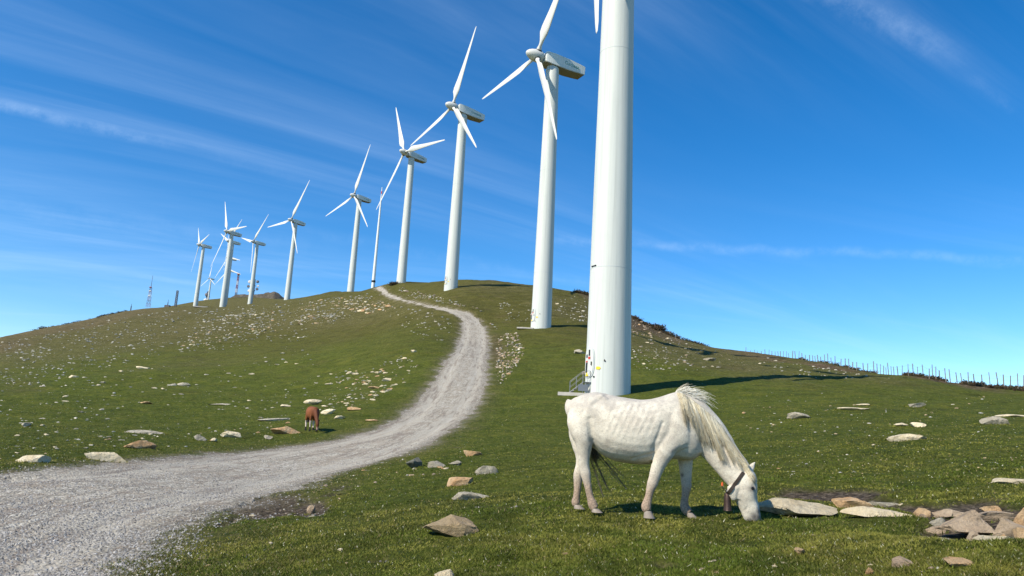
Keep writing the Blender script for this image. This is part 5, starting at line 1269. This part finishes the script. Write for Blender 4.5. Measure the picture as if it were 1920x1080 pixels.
# the brown pony by the road, seen nearly head on, forward is +X of its own frame
m_pony, t = newmat('pony_coat')
hz = t.new('ShaderNodeSeparateXYZ', i_0=t.oc); nz_ = t.noise(t.oc, 7, 4, .6)
c = t.mix(nz_, (0.15, 0.045, 0.013), (0.25, 0.09, 0.03))
c = t.mix(t.math('MULTIPLY', t.smooth(hz.outputs[0], .25, .72), .6), c, (0.055, 0.018, 0.012))
zl = t.math('ADD', hz.outputs[2], t.math('MULTIPLY', t.math('SUBTRACT', nz_, .5), .12))
wb = t.math('MULTIPLY', t.smooth(zl, .16, .20), t.math('SUBTRACT', 1.0, t.smooth(zl, .44, .50)))
c = t.mix(t.math('MULTIPLY', wb, t.math('SUBTRACT', 1.0, getattr_(t, 'dark'))), c, (0.60, 0.50, 0.42))
c = t.mix(t.math('MULTIPLY', t.math('SUBTRACT', 1.0, t.smooth(zl, .15, .19)), t.math('SUBTRACT', 1.0, getattr_(t, 'dark'))), c, (0.015, 0.013, 0.014))
c = t.mix(getattr_(t, 'muzzle'), c, (0.45, 0.30, 0.24))
t.put(t.bsdf.inputs['Base Color'], c); t.bsdf.inputs['Roughness'].default_value = .7; t.bsdf.inputs['Specular IOR Level'].default_value = .2
PD, pdv = hit([583], [811]); pc = pdv[0]*(PD[0]+0.35); pz = gz(pc[0], pc[1])
pony = empty('pony', (pc[0], pc[1], pz)); pony.rotation_euler = (0, 0, math.atan2(-pdv[0][1], -pdv[0][0])+rad(11)); s_p = PD[0]*48/FPX/1.20
pony.scale = (s_p, s_p, s_p)
tag(pony, 'small brown pony with white and black legs grazing on the verge left of the road', 'pony')
pr = []
def PL(nodes, e=2.0): return limb(nodes, e)
pr.append(ring_loft([((x, 0, z), Vector((0, 0, h_)), Vector((0, w_, 0)), 2.2) for x, z, h_, w_ in smooth_nodes([(-.62, .86, .08, .08), (-.55, .86, .22, .19), (-.38, .85, .265, .25), (-.1, .80, .27, .27), (.2, .79, .265, .26), (.42, .82, .25, .21), (.55, .84, .19, .15), (.62, .84, .08, .07)], 3)]))
pr.append(PL([(.35, 0, .90, .20, .13), (.55, .01, .80, .17, .11), (.72, .03, .62, .13, .085), (.84, .05, .46, .105, .075), (.90, .06, .36, .10, .075)]))
pr.append(PL([(.86, .06, .42, .09, .07), (.92, .065, .32, .09, .08), (.93, .07, .22, .075, .06), (.94, .075, .13, .055, .05), (.95, .078, .07, .045, .042)]))
for sgn in (-1, 1):
    pr.append(PL([(.86, .06+sgn*.06, .44, .03, .02), (.84, .06+sgn*.10, .50, .025, .015), (.83, .06+sgn*.12, .55, .006, .005)]))
    pr.append(PL([(.40, sgn*.13, .75, .12, .07), (.40, sgn*.14, .58, .075, .06), (.41+sgn*.04, sgn*.14, .38, .045, .042), (.41+sgn*.05, sgn*.14, .22, .032, .030), (.42+sgn*.05, sgn*.14, .10, .042, .038), (.44+sgn*.05, sgn*.14, .0, .055, .05)]))
    pr.append(PL([(-.42, sgn*.14, .78, .17, .10), (-.42, sgn*.16, .60, .10, .075), (-.50+sgn*.03, sgn*.16, .42, .055, .048), (-.47+sgn*.03, sgn*.16, .24, .036, .032), (-.46+sgn*.03, sgn*.16, .10, .044, .04), (-.44+sgn*.03, sgn*.16, .0, .055, .05)]))
pb = fuse('body', pr, .016, m_pony, pony, 4); P, _n = get_vn(pb.data)
attr(pb, 'dark', ((P[:, 0] > .68)).astype(float)); attr(pb, 'muzzle', 0.8*np.exp(-((P[:, 2]-.12)/.07)**2)*(P[:, 0] > .75))
TL = []
for i in range(160):
    a = Vector((-.60, rs.uniform(-.02, .02), 1.0)); e = Vector((-.66+rs.uniform(-.05, .05), rs.uniform(-.08, .08), .40)); TL.append(([a, a.lerp(e, .3)+Vector((-.08, 0, 0)), a.lerp(e, .65)+Vector((-.05, 0, 0)), e], .007, .004, (.03, .015, .01)))
strand_mesh('tail', TL, pony)
TL = []
for i in range(260):
    u_ = rs.random(); a = Vector((.35+.5*u_, .03*u_, 1.06-.56*u_-.02)); a.z += .0; TL.append(([a, a+Vector((.03, .05, -.03)), a+Vector((.03, .10, -.16*rs.uniform(.6, 1.1)))], .007, .003, (.035, .015, .01)))
strand_mesh('mane', TL, pony)
print('pony', PD, s_p)
